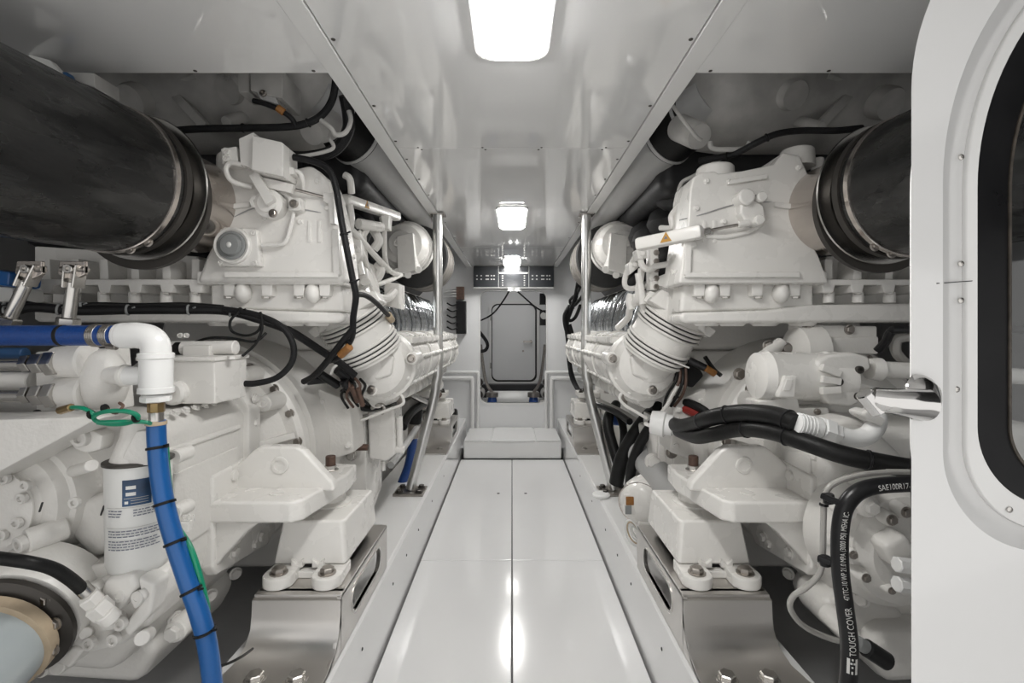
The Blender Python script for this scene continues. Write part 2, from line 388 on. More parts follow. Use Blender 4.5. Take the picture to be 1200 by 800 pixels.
t = thing('spot_lamp', 'pair of tiny bright spot lamps under the black control panel', 'lamp', (0, 5.03, 1.63))
for x in (598, 606):
    b = B(); p = P(x, 339.5, 5.0); b.cyl(p, p + V((0, .012, 0)), .012); b.make('lens', 'spot', t)
b = B(); b.box(-.05, .1, 5.015, 5.04, 1.62, 1.65); b.make('mount_strip', 'trimwhite', t)
# control panel hanging under the ceiling in front of the bulkhead
YC = 4.98
t = thing('alarm_console', 'black alarm control panel above the bulkhead opening', 'console', (0, YC, 1.65))
x0, x1 = PX(554.6, YC), PX(649.4, YC)
b = B(); b.box(x0, x1, YC, YB - .001, PZ(337.5, YC), ZC - .003, .004); b.make('housing', 'trimwhite', t)
for a, c, n in ((555, 584, 'switch_panel'), (584.6, 619.4, 'screen'), (620, 649, 'switch_panel')):
    b = B(); b.box(PX(a, YC), PX(c, YC), YC - .008, YC + .002, PZ(336.2, YC), ZC - .006, .002); pn = b.make(n, 'screen', t)
    if n == 'screen':
        b = B(); b.box(PX(585, YC), PX(618.5, YC), YC - .012, YC - .008, PZ(320.6, YC), PZ(319.2, YC), .001); b.make('light_bar', 'whiteprint', pn)
        for x in (589, 614.5):
            for k in range(5):
                b = B(); z = PZ(323.3 + 2.7 * k, YC); b.box(PX(x - .8, YC), PX(x + .8, YC), YC - .010, YC - .008, z - .004, z + .004, 0); b.make('button', 'jacket', pn)
    else:
        for k, x in enumerate((559, 564, 570, 572, 576, 579)):
            for z in (323, 327.2):
                q = a - 555 + x; b = B(); b.box(PX(q - .9, YC), PX(q + .9, YC), YC - .010, YC - .008, PZ(z + .7, YC), PZ(z - .7, YC), 0); b.make('button', 'jacket', pn)
# conduits on the bulkhead, fuse boards
for sd in (0, 1):
    MIR = bool(sd)
    for k, (x, y, r) in enumerate(((553.5, 443, .024), (560, 436, .017))):
        yy = YB - .03
        b = B(); b.tube([V((-1.0, yy, PZ(y, yy))), V((PX(x, yy) - .05, yy, PZ(y, yy))), V((PX(x, yy) - .012, yy, PZ(y, yy) - .012)), V((PX(x, yy), yy, PZ(y, yy) - .05)), V((PX(x, yy), yy, .17))], r, 12, 5)
        tag(b.make('conduit_pipe', 'trimwhite'), ('thicker inner' if k == 0 else 'thinner outer') + ' white conduit pipe bent down the bulkhead, ' + ('beneath the black cable bundle' if sd else 'below the fuse board'), 'pipe')
MIR = False
t = thing('fuse_board', 'black fuse board with wires on the bulkhead behind the steel post', 'fuse board', (PX(540, 5.08), 5.08, PZ(392, 5.08)))
y = 5.06
b = B(); b.box(PX(535, y), PX(546.5, y), y - .05, y + .039, PZ(391, y), PZ(353, y)); b.make('black_box', 'plasticblack', t)
b = B(); b.box(PX(535, y), PX(544, y), y - .03, y + .039, PZ(351, y), PZ(336, y)); b.make('terminal_block', 'rust', t)
for k in range(5):
    b = B(); b.tube([P(536, 356 + 7 * k, y - .05), P(530, 358 + 7 * k, y - .07), P(524, 355 + 7 * k, y - .03)], .008, 6); b.make('wire', 'cable', t)
for k in range(4):
    b = B(); b.tube([P(535, 338 + 3 * k, y - .03), P(529, 338 + 3 * k, y - .04), P(520, 340 + 3 * k, y - .02)], .004, 6); b.make('wire', 'trimwhite', t)
# ceiling lamps, and one more added beyond the opening
def lamp(y0, y1, label, ZC=ZC, lens='lamp'):
    t = thing('ceiling_lamp', label, 'lamp', (0, (y0 + y1) / 2, ZC - .02))
    pr = rrect(-.088, .088, y0, y1, .05, 8); pi = rrect(-.08, .08, y0 + .008, y1 - .008, .044, 8); pt = rrect(-.07, .07, y0 + .02, y1 - .02, .035, 8)
    b = B(); b.ring([V((x, y, ZC - .001)) for x, y in pr], [V((x, y, ZC - .001)) for x, y in pi], [V((x, y, ZC - .012)) for x, y in pr], [V((x, y, ZC - .012)) for x, y in pi]); b.make('frame', 'trimwhite', t)
    b = B(); b.ext([V((x, y, ZC - .001)) for x, y in pi], [V((x, y, ZC - .022)) for x, y in pt], .004); b.make('diffuser', lens, t)
lamp(.60, 1.19, 'bright ceiling lamp above the entrance end of the walkway')
lamp(2.59, 3.14, 'bright ceiling lamp halfway along the walkway')
lamp(4.45, 4.95, 'bright ceiling lamp right before the black control panel')
lamp(5.55, 6.15, 'added unseen lamp brightening the far compartment', 2.0, 'lampfill')  # added out of view to brighten the compartment beyond the opening
# steel posts
for sd in (0, 1):
    MIR = bool(sd)
    yp = 2.78; t = thing('steel_post', 'polished steel support post, bent outwards, on the side of the ' + ('white bilge pump' if sd else 'fuse board'), 'post', (-.58, yp, ZL), 'steel posts along the walkway')
    pb = V((PX(481, 2.75), 2.75, ZL + .02))
    b = B(); b.tube([V((PX(513, yp), yp, ZC - .008)), V((PX(513, yp), yp, 1.5)), V((PX(513.5, yp), yp, 1.0)), V((PX(511, yp), yp, .9)), V((PX(507, yp), yp, .78)), pb], .0275, 18, 8)
    b.make('tube', 'post', t)
    b = B(); b.box(PX(513, yp) - .045, PX(513, yp) + .045, yp - .045, yp + .045, ZC - .012, ZC - .005); b.make('top_plate', 'steel', t)
    b = B(); b.wprism([(pb.x - .085, pb.y - .075), (pb.x + .085, pb.y - .075), (pb.x + .085, pb.y + .075), (pb.x - .085, pb.y + .075)], 'z', ZL, ZL + .016, .004); b.make('base_plate', 'bolt', t)
    for i in (-1, 1):
        for j in (-1, 1): bolt(t, (pb.x + i * .055, pb.y + j * .045, ZL + .016), (0, 0, 1), .017, 'darkbolt', 'hex')
MIR = False
# ================================================================ engines (handed copies on both sides)
def engine(sd):
    side = 'on the side of the starter motor and open door' if sd else 'on the side of the blue hoses and filter can'
    t = thing('marine_engine', 'large white marine diesel engine ' + side, 'engine', (-1.05, 2.9, .2), 'twin engines')
    Y = V((0, 1, 0)); A = lambda *a: V(a)
    b = B(); b.box(-1.45, -.74, 2.0, 4.3, .5, 1.12, .03, 3); b.make('engine_block', 'cast', t)
    b = B(); b.wprism([(-1.25, .18), (-.86, .18), (-.78, .5), (-1.4, .5)], 'y', 2.05, 4.2, .03, 3); b.make('oil_pan', 'cast', t)
    b = B(); b.wprism([(-1.5, 1.12), (-.74, 1.12), (-.66, 1.3), (-.78, 1.5), (-1.4, 1.5)], 'y', 2.0, 4.2, .03, 3); b.make('cylinder_bank', 'cast', t)
    # flywheel housing
    C = P(238, 530, 1.75)
    b = B(); b.lathe((C.x, 1.7, C.z), Y, [(0, .33), (0, .375), (.012, .392), (.04, .398), (.045, .385), (.055, .385), (.06, .41), (.1, .41), (.11, .40), (.3, .42)], 56); fh = b.make('flywheel_housing', 'cast', t)
    b = B(); b.lathe((C.x, 1.60, C.z), Y, [(0, .27), (.05, .31), (.11, .345)], 48); b.make('bell_cone', 'cast', t)
    for a in (8, 24, 40, 58, 76, 94, 112):
        q = math.radians(a); p = A(C.x + .37 * math.cos(q), 1.705, C.z + .37 * math.sin(q)); bolt(fh, p, (0, -1, 0), .014, 'bolt', 'hex')
    for a in (12, 33, 52, 70):
        q = math.radians(a); r1 = A(C.x + .24 * math.cos(q), 1.60, C.z + .24 * math.sin(q)); r2 = A(C.x + .36 * math.cos(q), 1.70, C.z + .36 * math.sin(q))
        b = B(); b.bar(r1, r2, .022, .05, up=Y); b.make('rib', 'cast', fh)
    for px, py in ((312, 472), (285, 440)):
        p = P(px, py, 1.62); b = B(); b.lathe(p + A(0, -.02, 0), Y, [(0, .022), (.004, .027), (.10, .032)], 20); q = b.make('boss', 'cast', fh); bolt(q, p + A(0, -.02, 0), (0, -1, 0), .013, 'paint', 'cap')
    b = B(); b.prism([(372, 455), (410, 470), (415, 530), (372, 545)], 1.9, 2.05, .01); b.make('side_cover', 'cast', t)
    b = B(); b.prism([(370, 505), (428, 492), (430, 590), (408, 650), (370, 640)], 2.1, 2.35, .008); b.make('lower_side_cover', 'paint', t)
    # exhaust housing: upper casting in front, narrower body behind
    if sd: top = [(252, 205), (262, 182), (282, 178), (292, 192), (330, 200), (358, 203), (362, 200), (380, 202), (388, 208), (391, 222)]
    else: top = [(250, 178), (262, 172), (300, 184), (340, 198), (362, 192), (378, 203), (385, 222)]
    b = B(); b.prism(top + [(394, 262), (400, 300), (404, 332), (228, 332), (240, 300), (257, 268), (250, 215)], 1.55, 1.72, .035, 4); eh = b.make('exhaust_housing', 'paint', t)
    b = B(); b.prism([(262, 215), (352, 220), (372, 330), (250, 330)], 1.72, 2.2, .03, 3); b.make('rear_casting', 'cast', t)
    b = B(); b.tube([P(252, 268, 1.56), P(300, 243, 1.545), P(352, 245, 1.545), P(398, 254, 1.56)] if not sd else [P(270, 237, 1.556), P(330, 238, 1.548), P(380, 252, 1.55), P(404, 258, 1.57)], .0022, 6); b.make('seam', 'midgrey', eh)
    for px in (362, 374):
        b = B(); b.prism([(px - 2, 258), (px + 2, 258), (px + 2.5, 284), (px - 2.5, 284)], 1.546, 1.56, .003); b.make('rib', 'paint', eh)
    for px, py in ((264, 196), (262, 250), (330, 322), (290, 322), (372, 322), (372, 212), (384, 244), (392, 296), (310, 256), (352, 260), (345, 212)):
        bolt(eh, P(px, py, 1.55), (0, -1, 0), .0085, 'paint', 'cap' if px % 4 else 'hex')
    for q in (((300, 203), (344, 210), (346, 216), (300, 209)), ((388, 268), (396, 268), (398, 322), (390, 322)), ((262, 318), (396, 319), (397, 325), (262, 325)), ((256, 240), (292, 236), (292, 242), (256, 247))):
        b = B(); b.prism(q, 1.538, 1.56, .004); b.make('raised_rim', 'paint', eh)
    for y, z in ((1.6, 1.5), (1.66, 1.46), (1.62, 1.40)):
        bolt(eh, (-.55, y, z), (1, -.1, 0), .009, 'paint', 'hex')
    # flange row below with shelf, ribs, bosses and bolts
    b = B(); b.prism([(40, 288), (232, 300), (232, 330), (406, 330), (410, 375), (40, 375)], 1.68, 1.8, .006); fl = b.make('flange_wall', 'paint', t)
    b = B(); b.prism([(230, 318), (262, 312), (262, 318), (400, 322), (403, 333), (230, 333)], 1.56, 1.70, .006, 2); b.make('flange_shelf', 'paint', fl)
    b = B(); b.prism([(40, 327), (246, 327), (246, 334), (40, 334)], 1.57, 1.70, .004, 2); b.make('flange_shelf', 'paint', fl)
    b = B(); b.prism([(40, 354), (250, 357), (300, 363), (400, 366), (404, 374), (396, 379), (40, 377)], 1.57, 1.72, .012, 3); b.make('flange_lip', 'paint', fl)
    b = B(); b.prism([(246, 329), (400, 333), (403, 366), (246, 362)], 1.60, 1.70, .012, 3); b.make('flange_band', 'paint', fl)
    for k, px in enumerate((54, 88, 122, 158, 195, 229)):
        b = B(); b.prism([(px - 5, 303), (px + 4, 303), (px + 5, 328), (px - 5, 328)], 1.60, 1.70, .004); b.make('rib', 'paint', fl)
        b = B(); b.prism([(px - 9, 331), (px + 9, 331), (px + 6, 343), (px - 6, 343)], 1.57, 1.70, .005); b.make('boss', 'paint', fl)
        b = B(); b.cyl(P(px, 342, 1.60), P(px, 355, 1.60), .017); b.make('sleeve', 'paint', fl)
        b = B(); b.cyl(P(px, 341, 1.595), P(px, 345, 1.595), .0145, n=6); b.make('bolt', 'steel', fl)
    for k, px in enumerate((268, 312, 350, 380)):
        if k % 2 == 0:
            b = B(); b.ball(P(px + 17, 343, 1.585), (.026, .03, .035)); b.make('boss', 'paint', fl)
        b = B(); b.prism([(px - 7, 331), (px + 7, 331), (px + 6, 347), (px - 6, 347)], 1.57, 1.66, .005); b.make('boss', 'paint', fl)
        b = B(); b.cyl(P(px, 346, 1.6), P(px, 350, 1.6), .0145, n=6); b.make('bolt', 'steel', fl)
        b = B(); b.lathe(P(px - 8, 382, 1.62), (0, 0, 1), [(0, .035), (.01, .045), (.03, .048)], 18); b.make('boss', 'paint', fl)
    # neck, bellows and round end cover of the charge air pipe
    c0 = P(398, 352, 1.84); c1 = P(438, 418, 1.93); ax = (c1 - c0).normalized(); r = .122
    b = B(); b.prism([(360, 388), (368, 396), (446, 352), (438, 340), (405, 352)], 1.80, 1.88, .006); b.make('neck_flange', 'paint', t)
    b = B(); b.prism([(372, 362), (424, 338), (440, 352), (372, 392)], 1.76, 1.95, .01); b.make('neck', 'paint', t)
    prof = [(0, r)]
    L = (c1 - c0).length
    b = B(); b.lathe(c0, ax, [(0, r), (L * .98, r)], 40); du = b.make('air_sleeve', 'paint', t)
    for q0 in (.26, .70):
        for k in range(4):
            s = L * q0 + k * .017
            b = B(); b.lathe(c0 + ax * s, ax, [(0, r), (.001, r + .006), (.006, r + .010), (.011, r + .006), (.012, r)], 40); b.make('bellows_ring', 'paint', du)
            if k < 3:
                b = B(); b.lathe(c0 + ax * (s + .0118), ax, [(0, r + .002), (.0056, r + .002)], 40); b.make('groove', 'gap', du)
    K = P(442, 428, 1.93)
    b = B(); b.lathe(K, Y, [(-.03, .02), (-.03, .085), (-.015, .115), (.03, .138), (.035, .15), (.055, .15), (.06, .14)], 40); ec = b.make('end_cover', 'paint', t)
    b = B(); b.ball(K + A(-.02, -.005, .0), (.085, .05, .085)); b.make('dome', 'paint', ec)
    for k in range(10):
        q = math.radians(36 * k + 12); bolt(ec, K + A(.128 * math.cos(q), .02, .128 * math.sin(q)), (.2 * math.cos(q), -1, .2 * math.sin(q)), .008, 'paint', 'hex')
    b = B(); b.prism([(424, 412), (446, 408), (462, 418), (458, 440), (440, 446), (426, 432)], 1.885, 1.93, .012, 3); b.make('cover_boss', 'paint', ec)
    for px, py in ((435, 457), (420, 418), (482, 420)):
        p = P(px, py, 1.9); b = B(); b.lathe(p + A(0, .0, 0), Y, [(0, .02), (.005, .025), (.09, .03)], 18); q = b.make('lug', 'paint', ec); bolt(q, p, (0, -1, 0), .014, 'bolt', 'hex')
    # long charge air manifold with ribs and rim bolts
    X, Z = K.x, K.z
    b = B(); b.lathe((X, 1.98, Z), Y, [(0, .128), (.05, .134), (1.6, .134), (1.68, .12), (1.7, .08)], 36); mf = b.make('air_manifold', 'paint', t)
    for y in (2.02, 2.42, 2.82, 3.22, 3.58):
        b = B(); b.lathe((X, y, Z), Y, [(0, .134), (.003, .141), (.022, .141), (.025, .134)], 36); b.make('manifold_rib', 'paint', mf)
    b = B(); b.box(X - .02, X + .125, 2.02, 3.66, Z + .085, Z + .115, .008); b.make('top_flange', 'paint', mf)
    for k in range(14): bolt(mf, (X + .1, 2.1 + k * .11, Z + .115), (0, 0, 1), .008, 'paint', 'hex')
    b = B(); b.tube([A(X - .02, 2.0, Z - .15), A(X + .02, 2.6, Z - .16), A(X + .02, 3.6, Z - .15)], .035, 12); b.make('coolant_pipe', 'paint', t)
    for q in (-40, 10, 40):
        q = math.radians(q); b = B(); b.cyl((X + .136 * math.cos(q), 2.04, Z + .136 * math.sin(q)), (X + .136 * math.cos(q), 3.58, Z + .136 * math.sin(q)), .009, n=10); b.make('manifold_seam', 'paint', mf)
    for y in (2.2, 2.6, 3.0, 3.4):
        b = B(); b.bar((X + .02, y, Z - .1), (X + .03, y, Z - .2), .03, .012, up=Y); b.make('pipe_clamp', 'bolt', t)
    for k in range(12): bolt(t, (-.775, 2.12 + .17 * k, .53), (1, 0, -.2), .014, 'cast', 'hex')
    for k in range(5):
        b = B(); b.lathe((-.742, 2.3 + .4 * k, .8), (1, 0, 0), [(0, .045), (.006, .045), (.008, .036), (.004, .034)], 20); b.make('core_plug', 'cast', t)
    for q in ((378, 470, 1.9), (405, 480, 1.9), (408, 522, 1.9), (378, 535, 1.9), (376, 515, 2.1), (422, 505, 2.1), (424, 580, 2.1), (378, 620, 2.1)): bolt(t, P(*q), (0, -1, 0), .012, 'paint', 'hex')
    for k in range(9):
        q = math.radians(-60 + k * 24); b_ = A(X + .135 * math.cos(q), 3.60, Z + .135 * math.sin(q)); bolt(mf, b_, (math.cos(q), 0, math.sin(q)), .012, 'paint', 'hex')
    # foil-wrapped exhaust runners beneath the turbo
    b = B(); b.wprism([(-.86, 1.16), (-.64, 1.16), (-.60, 1.22), (-.66, 1.40), (-.86, 1.42)], 'y', 2.45, 3.95, .012); rn = b.make('heat_shield', 'foil', t)
    for k in range(16):
        y = 2.48 + k * .092
        b = B(); b.tube([A(-.80, y, 1.43), A(-.665, y, 1.425), A(-.598, y + .012, 1.27), A(-.605, y + .02, 1.17)], .012 + .005 * (k % 3), 8, 4); b.make('shield_rib', 'foil', rn)
    b = B(); b.box(-.75, -.575, 2.42, 3.95, 1.135, 1.165, .006); b.make('runner_rail', 'bolt', t)
    # turbocharger and its air filter
    T = P(474, 288, 2.72)
    b = B(); b.lathe(T, Y, [(-.08, .03), (-.08, .07), (-.065, .085), (-.06, .11), (-.03, .13), (.03, .138), (.035, .15), (.06, .152), (.065, .142), (.14, .146), (.16, .13), (.22, .11)], 36); tc = b.make('turbo_housing', 'paint', t)
    b = B(); b.tube([T + A(.05 * 0 - .14, .1, -.02), T + A(-.2, .0, .08), T + A(-.28, -.1, .05), T + A(-.36, -.15, -.02)], .07, 16); b.make('turbo_volute', 'paint', tc)
    b = B(); b.prism([(464, 276), (484, 272), (488, 316), (466, 322)], 2.61, 2.74, .008); b.make('turbo_block', 'paint', tc)
    for px, py in ((466, 318), (478, 322), (490, 316), (484, 306)):
        b = B(); b.cyl(P(px, py, 2.62), P(px, py, 2.72), .02, n=12); b.make('turbo_fitting', 'paint', tc)
    bolt(tc, T + A(-.02, -.09, .0), (0, -1, 0), .022, 'paint', 'cap'); bolt(tc, T + A(.012, -.085, .012), (0, -1, 0), .02, 'paint', 'cap')
    f = A(T.x + .03, 2.90, T.z - .03)
    b = B(); b.lathe(f, Y, [(0, .12), (0, .185), (.01, .192), (.03, .192)], 40); fl2 = b.make('air_filter', 'filterblack', t)
    b = B(); b.lathe(f + A(0, .03, 0), Y, [(0, .192), (.30, .192), (.32, .18)], 40); b.make('filter_band', 'filterband', fl2)
    for k in range(2):
        b = B(); b.lathe(f + A(0, .1 + .16 * k, 0), Y, [(0, .19), (.002, .1945), (.014, .1945), (.016, .19)], 40); b.make('filter_clamp', 'filterband', fl2)
    # jacketed exhaust above the housing, lagging and the duct beside the ceiling edge
    J = A(-1.25, 1.85, 2.16)
    b = B(); b.lathe((-.64, J.y, J.z), (-1, 0, 0), [(0, .03), (.0, .12), (.03, .2), (.08, .245), (.2, .26), (1.4, .26)], 40); jk = b.make('exhaust_jacket', 'jacket', t)
    for px, py, r in (((933, 112, .05), (962, 150, .02), (1045, 122, .055), (820, 160, .045)) if sd else ((266, 105, .05), (152, 118, .055), (265, 143, .02), (365, 155, .045))):
        if sd: px = 1200 - px
        p = P(px, py, 1.62); b = B(); b.lathe(p, (.2, .8, .55), [(0, r * .6), (0, r * .92), (.01, r), (.14, r * 1.05)], 22); b.make('jacket_boss', 'jacket', jk)
    b = B(); b.bar(P(196, 100, 1.66), P(242, 150, 1.64), .03, .03); b.make('jacket_rib', 'jacket', jk)
    b = B(); b.tube([P(232, 88, 1.62), P(205, 98, 1.64), P(180, 102, 1.66), P(150, 92, 1.7)], .018, 10); b.make('jacket_strap', 'jacket', jk)
    b = B(); b.tube([A(-.74, 1.74, 2.06), A(-.66, 1.90, 2.0), A(-.595, 2.10, 1.955), A(-.575, 2.4, 1.94), A(-.57, 3.2, 1.94)], .095, 28); b.make('exhaust_duct', 'duct', t)
    sd_ = A(.08, .18, -.052).normalized(); so = A(-.70, 1.82, 2.03)
    b = B(); b.lathe(so, sd_, [(0, .10), (.002, .112), (.17, .112), (.172, .10)], 32); bb = b.make('duct_sleeve', 'hoseblack', t)
    for y in (.005, .15):
        b = B(); b.lathe(so + sd_ * y, sd_, [(0, .108), (.001, .116), (.014, .116), (.015, .108)], 32); b.make('duct_clamp', 'duct', bb)
    b = B(); b.box(-1.6, -.78, 2.2, 4.3, 1.5, 2.35, .08, 3); b.box(-.9, -.62, 2.0, 4.3, 1.78, 2.2, .06, 3); b.make('lagging', 'blanket', t)
    for k in range(7):
        p = A(-.78 + random.uniform(-.05, .06), 2.05 + .12 * k, 1.76 + random.uniform(-.12, .08)); b = B(); b.ball(p, (.12, .13, .09), 12); b.make('lagging_pad', 'blanket', t)
    b = B(); b.box(-2.0, -.85, 1.95, 2.2, 1.55, 2.0, .03); b.make('lagged_manifold', 'blanket', t)
    return t
ENG = []
for sd in (0, 1):
    MIR = bool(sd); ENG.append(engine(sd))
MIR = False

# ================================================================ gearboxes, brackets, mounts and their steel bases
def gearbox(sd):
    y0 = 1.32 if sd else 1.16; tz = -.06 if sd else 0
    t = thing('gearbox', 'white marine gearbox ' + ('behind the lettered black hose' if sd else 'behind the filter can and blue hose'), 'gearbox', (-1.15, 1.4, .3), 'gearboxes at the engine ends')
    b = B(); b.wprism([(-1.5, .52), (-1.4, .40), (-.98, .36), (-.90, .46), (-.86, .60), (-.86, .93 + tz), (-.89, .99 + tz), (-1.5, 1.0 + tz)], 'y', y0, 1.61, .035, 4); g = b.make('case', 'cast', t)
    b = B(); b.wprism([(-1.45, .30), (-.98, .27), (-.93, .36), (-.97, .42), (-1.45, .42)], 'y', 1.25, 1.62, .03, 3); b.make('sump', 'cast', t)
    b = B(); b.wprism([(-.9, .44), (-.845, .58), (-.84, .95), (-.875, 1.01), (-1.0, 1.01), (-1.0, .4)], 'y', 1.53, 1.605, .012, 2); b.make('case_flange', 'cast', t)
    for z in (.5, .62, .9, .98): bolt(t, (-.846, 1.57, z), (1, 0, 0), .013, 'paint', 'hex')
    for y, z in ((1.3, .42), (1.45, .40), (1.58, .4), (1.25, .5)): bolt(t, (-.915, y, z), (.8, -.6, 0), .016, 'cast', 'hex')
    for k in range(6): bolt(t, (-.875, y0 + .04 + .04 * k, 1.0 + tz - .012), (.5, 0, .85), .0095, 'cast', 'hex')
    b = B(); b.tube([V((-.862, y0 + .03, .90 + tz)), V((-.858, 1.5, .90 + tz))], .008, 8, curve=False); b.make('casting_ridge', 'cast', t)
    b = B(); b.wprism([(y0 + .05, .64), (1.5, .64), (1.5, .84), (y0 + .05, .84)], 'x', -.862, -.853, .004); b.make('raised_panel', 'cast', t)
    for p in (P(205, 535, 1.155), P(205, 600, 1.16)):
        b = B(); b.cyl(p + V((0, -.004, 0)), p + V((0, .05, 0)), .018); b.make('boss', 'cast', t)
    p = P(205, 740, 1.2); b = B(); b.cyl(p, p + V((0, .08, 0)), .027); q = b.make('drain_boss', 'cast', t); bolt(q, p, (0, -1, 0), .02, 'cast', 'hex')
    return t
def pedestal(dy, label, far):
    t = thing('engine_pedestal', label, 'pedestal', (-.62, 1.6 + dy, ZL), 'stainless engine pedestals'); x0, x1 = -.745, -.492
    top = .44; y0 = 1.37 + dy; y1 = 1.88 + dy
    # front plate sweeping down and forward, as thick sheet
    cur = [(y0 + .03, top)] + [(y0, top - .012)] + [(y0 - .004, top - .06), (y0 - .010, top - .09), (y0 - .03, top - .125), (y0 - .07, top - .148), (y0 - .13, top - .156), (y0 - .26, top - .157)]
    bk = [(y + .010, z - .010) for y, z in cur]; bk[-1] = (cur[-1][0], ZL)
    bk = [(y + (.012 if i < 4 else 0), z - (.010 if i > 3 else 0)) for i, (y, z) in enumerate(cur)]
    n = len(cur)
    wx0 = [x0] * 4 + [x0 - .004, x0 - .015, x0 - .035, x0 - .05]
    vs = []
    for i in range(n): vs += [V((wx0[i], *cur[i])), V((x1, *cur[i])), V((x1, *bk[i])), V((wx0[i], *bk[i]))]
    fs = [(0, 1, 2, 3), (4 * n - 1, 4 * n - 2, 4 * n - 3, 4 * n - 4)]
    for i in range(n - 1):
        for j in range(4): fs.append((4 * i + j, 4 * i + (j + 1) % 4, 4 * i + 4 + (j + 1) % 4, 4 * i + 4 + j))
    b = B(); b.raw(vs, fs); fp = b.make('front_plate', 'brushed', t, 50)
    b = B(); b.box(x0, x1, y0 + .01, y1, top - .012, top, .003); b.make('top_plate', 'brushed', t)
    # side plate with an oblong slot, facing the walkway
    slot = rrect(y0 + .10, y1 - .10, .325, .405, .04, 6)
    outl = holed(y0 + .004, y1, ZL + .001, top - .004, slot)
    b = B(); b.ring([V((x1, y, z)) for y, z in outl], [V((x1, y, z)) for y, z in slot], [V((x1 - .012, y, z)) for y, z in outl], [V((x1 - .012, y, z)) for y, z in slot], .0015); b.make('side_plate', 'brushed', t)
    rim = rrect(y0 + .092, y1 - .092, .317, .413, .048, 6)
    b = B(); b.ring([V((x1 + .002, y, z)) for y, z in rim], [V((x1 + .002, y, z)) for y, z in slot], [V((x1 - .01, y, z)) for y, z in rim], [V((x1 - .01, y, z)) for y, z in slot], .001); b.make('slot_rim', 'steel', t)
    b = B(); b.wprism([(y0 - .26, ZL + .001), (y0 - .26, top - .158), (y0 - .1, top - .155), (y0 - .04, top - .135), (y0 - .012, top - .10), (y0, top - .05), (y0 + .01, top - .05), (y0 + .01, ZL + .001)], 'x', x1 - .012, x1, .002); b.make('side_gusset', 'brushed', t)
    b = B(); b.box(x0, x0 + .012, y0 + .012, y1, ZL + .001, top - .012, .002); b.make('outer_plate', 'brushed', t)
    for x in (-.565, -.675): bolt(t, (x, y0 - .115, top - .157), (0, 0, 1), .023 if not far else .02, 'steel', 'hex')
    return t
def mount(dy, label):
    t = thing('engine_mount', label, 'engine mount', (-.63, 1.66 + dy, .44), 'white rubber engine mounts')
    z = .4402
    lo = [(-.742, 1.485), (-.52, 1.485), (-.515, 1.50), (-.515, 1.82), (-.742, 1.82)]; hi = [(-.72, 1.50), (-.535, 1.50), (-.525, 1.515), (-.525, 1.80), (-.72, 1.80)]
    b = B(); b.ext([V((x, y + dy, z + .035)) for x, y in lo], [V((x, y + dy, z + .165)) for x, y in hi], .008, 3); b.make('cap', 'paint', t)
    b = B(); b.box(-.72, -.535, 1.5 + dy, 1.8 + dy, z + .012, z + .04, .004); b.make('rubber', 'hoseblack', t)
    for x in (-.70, -.555):
        out_ = [(x + .045 * math.cos(a), 1.435 + dy + .042 * math.sin(a)) for a in [math.pi + i * math.pi / 8 for i in range(9)]] + [(x + .04, 1.53 + dy), (x - .04, 1.53 + dy)]
        b = B(); b.wprism(out_, 'z', z, z + .034, .005); f = b.make('foot', 'paint', t)
        bolt(f, (x, 1.435 + dy, z + .034), (0, 0, 1), .021, 'bolt', 'hex')
    b = B(); b.box(-.70, -.56, 1.47 + dy, 1.53 + dy, z, z + .02, .003); b.make('foot_web', 'paint', t)
    for x in (-.665, -.60):
        b = B(); b.wprism([(x - .018, z + .03), (x + .018, z + .03), (x + .018, z + .055), (x, z + .04), (x - .018, z + .055)], 'y', 1.475 + dy, 1.50 + dy, .002); b.make('stop_lug', 'paint', t)
    b = B(); b.lathe((-.63, 1.66 + dy, z + .165), (0, 0, 1), [(-.005, .07), (.006, .07), (.012, .05), (.049, .05)], 26); b.make('neck', 'paint', t)
    for y in (1.86,): bolt(t, (-.63, y + dy - .02, z + .0), (0, 0, 1), .018, 'bolt', 'hex')
    return t
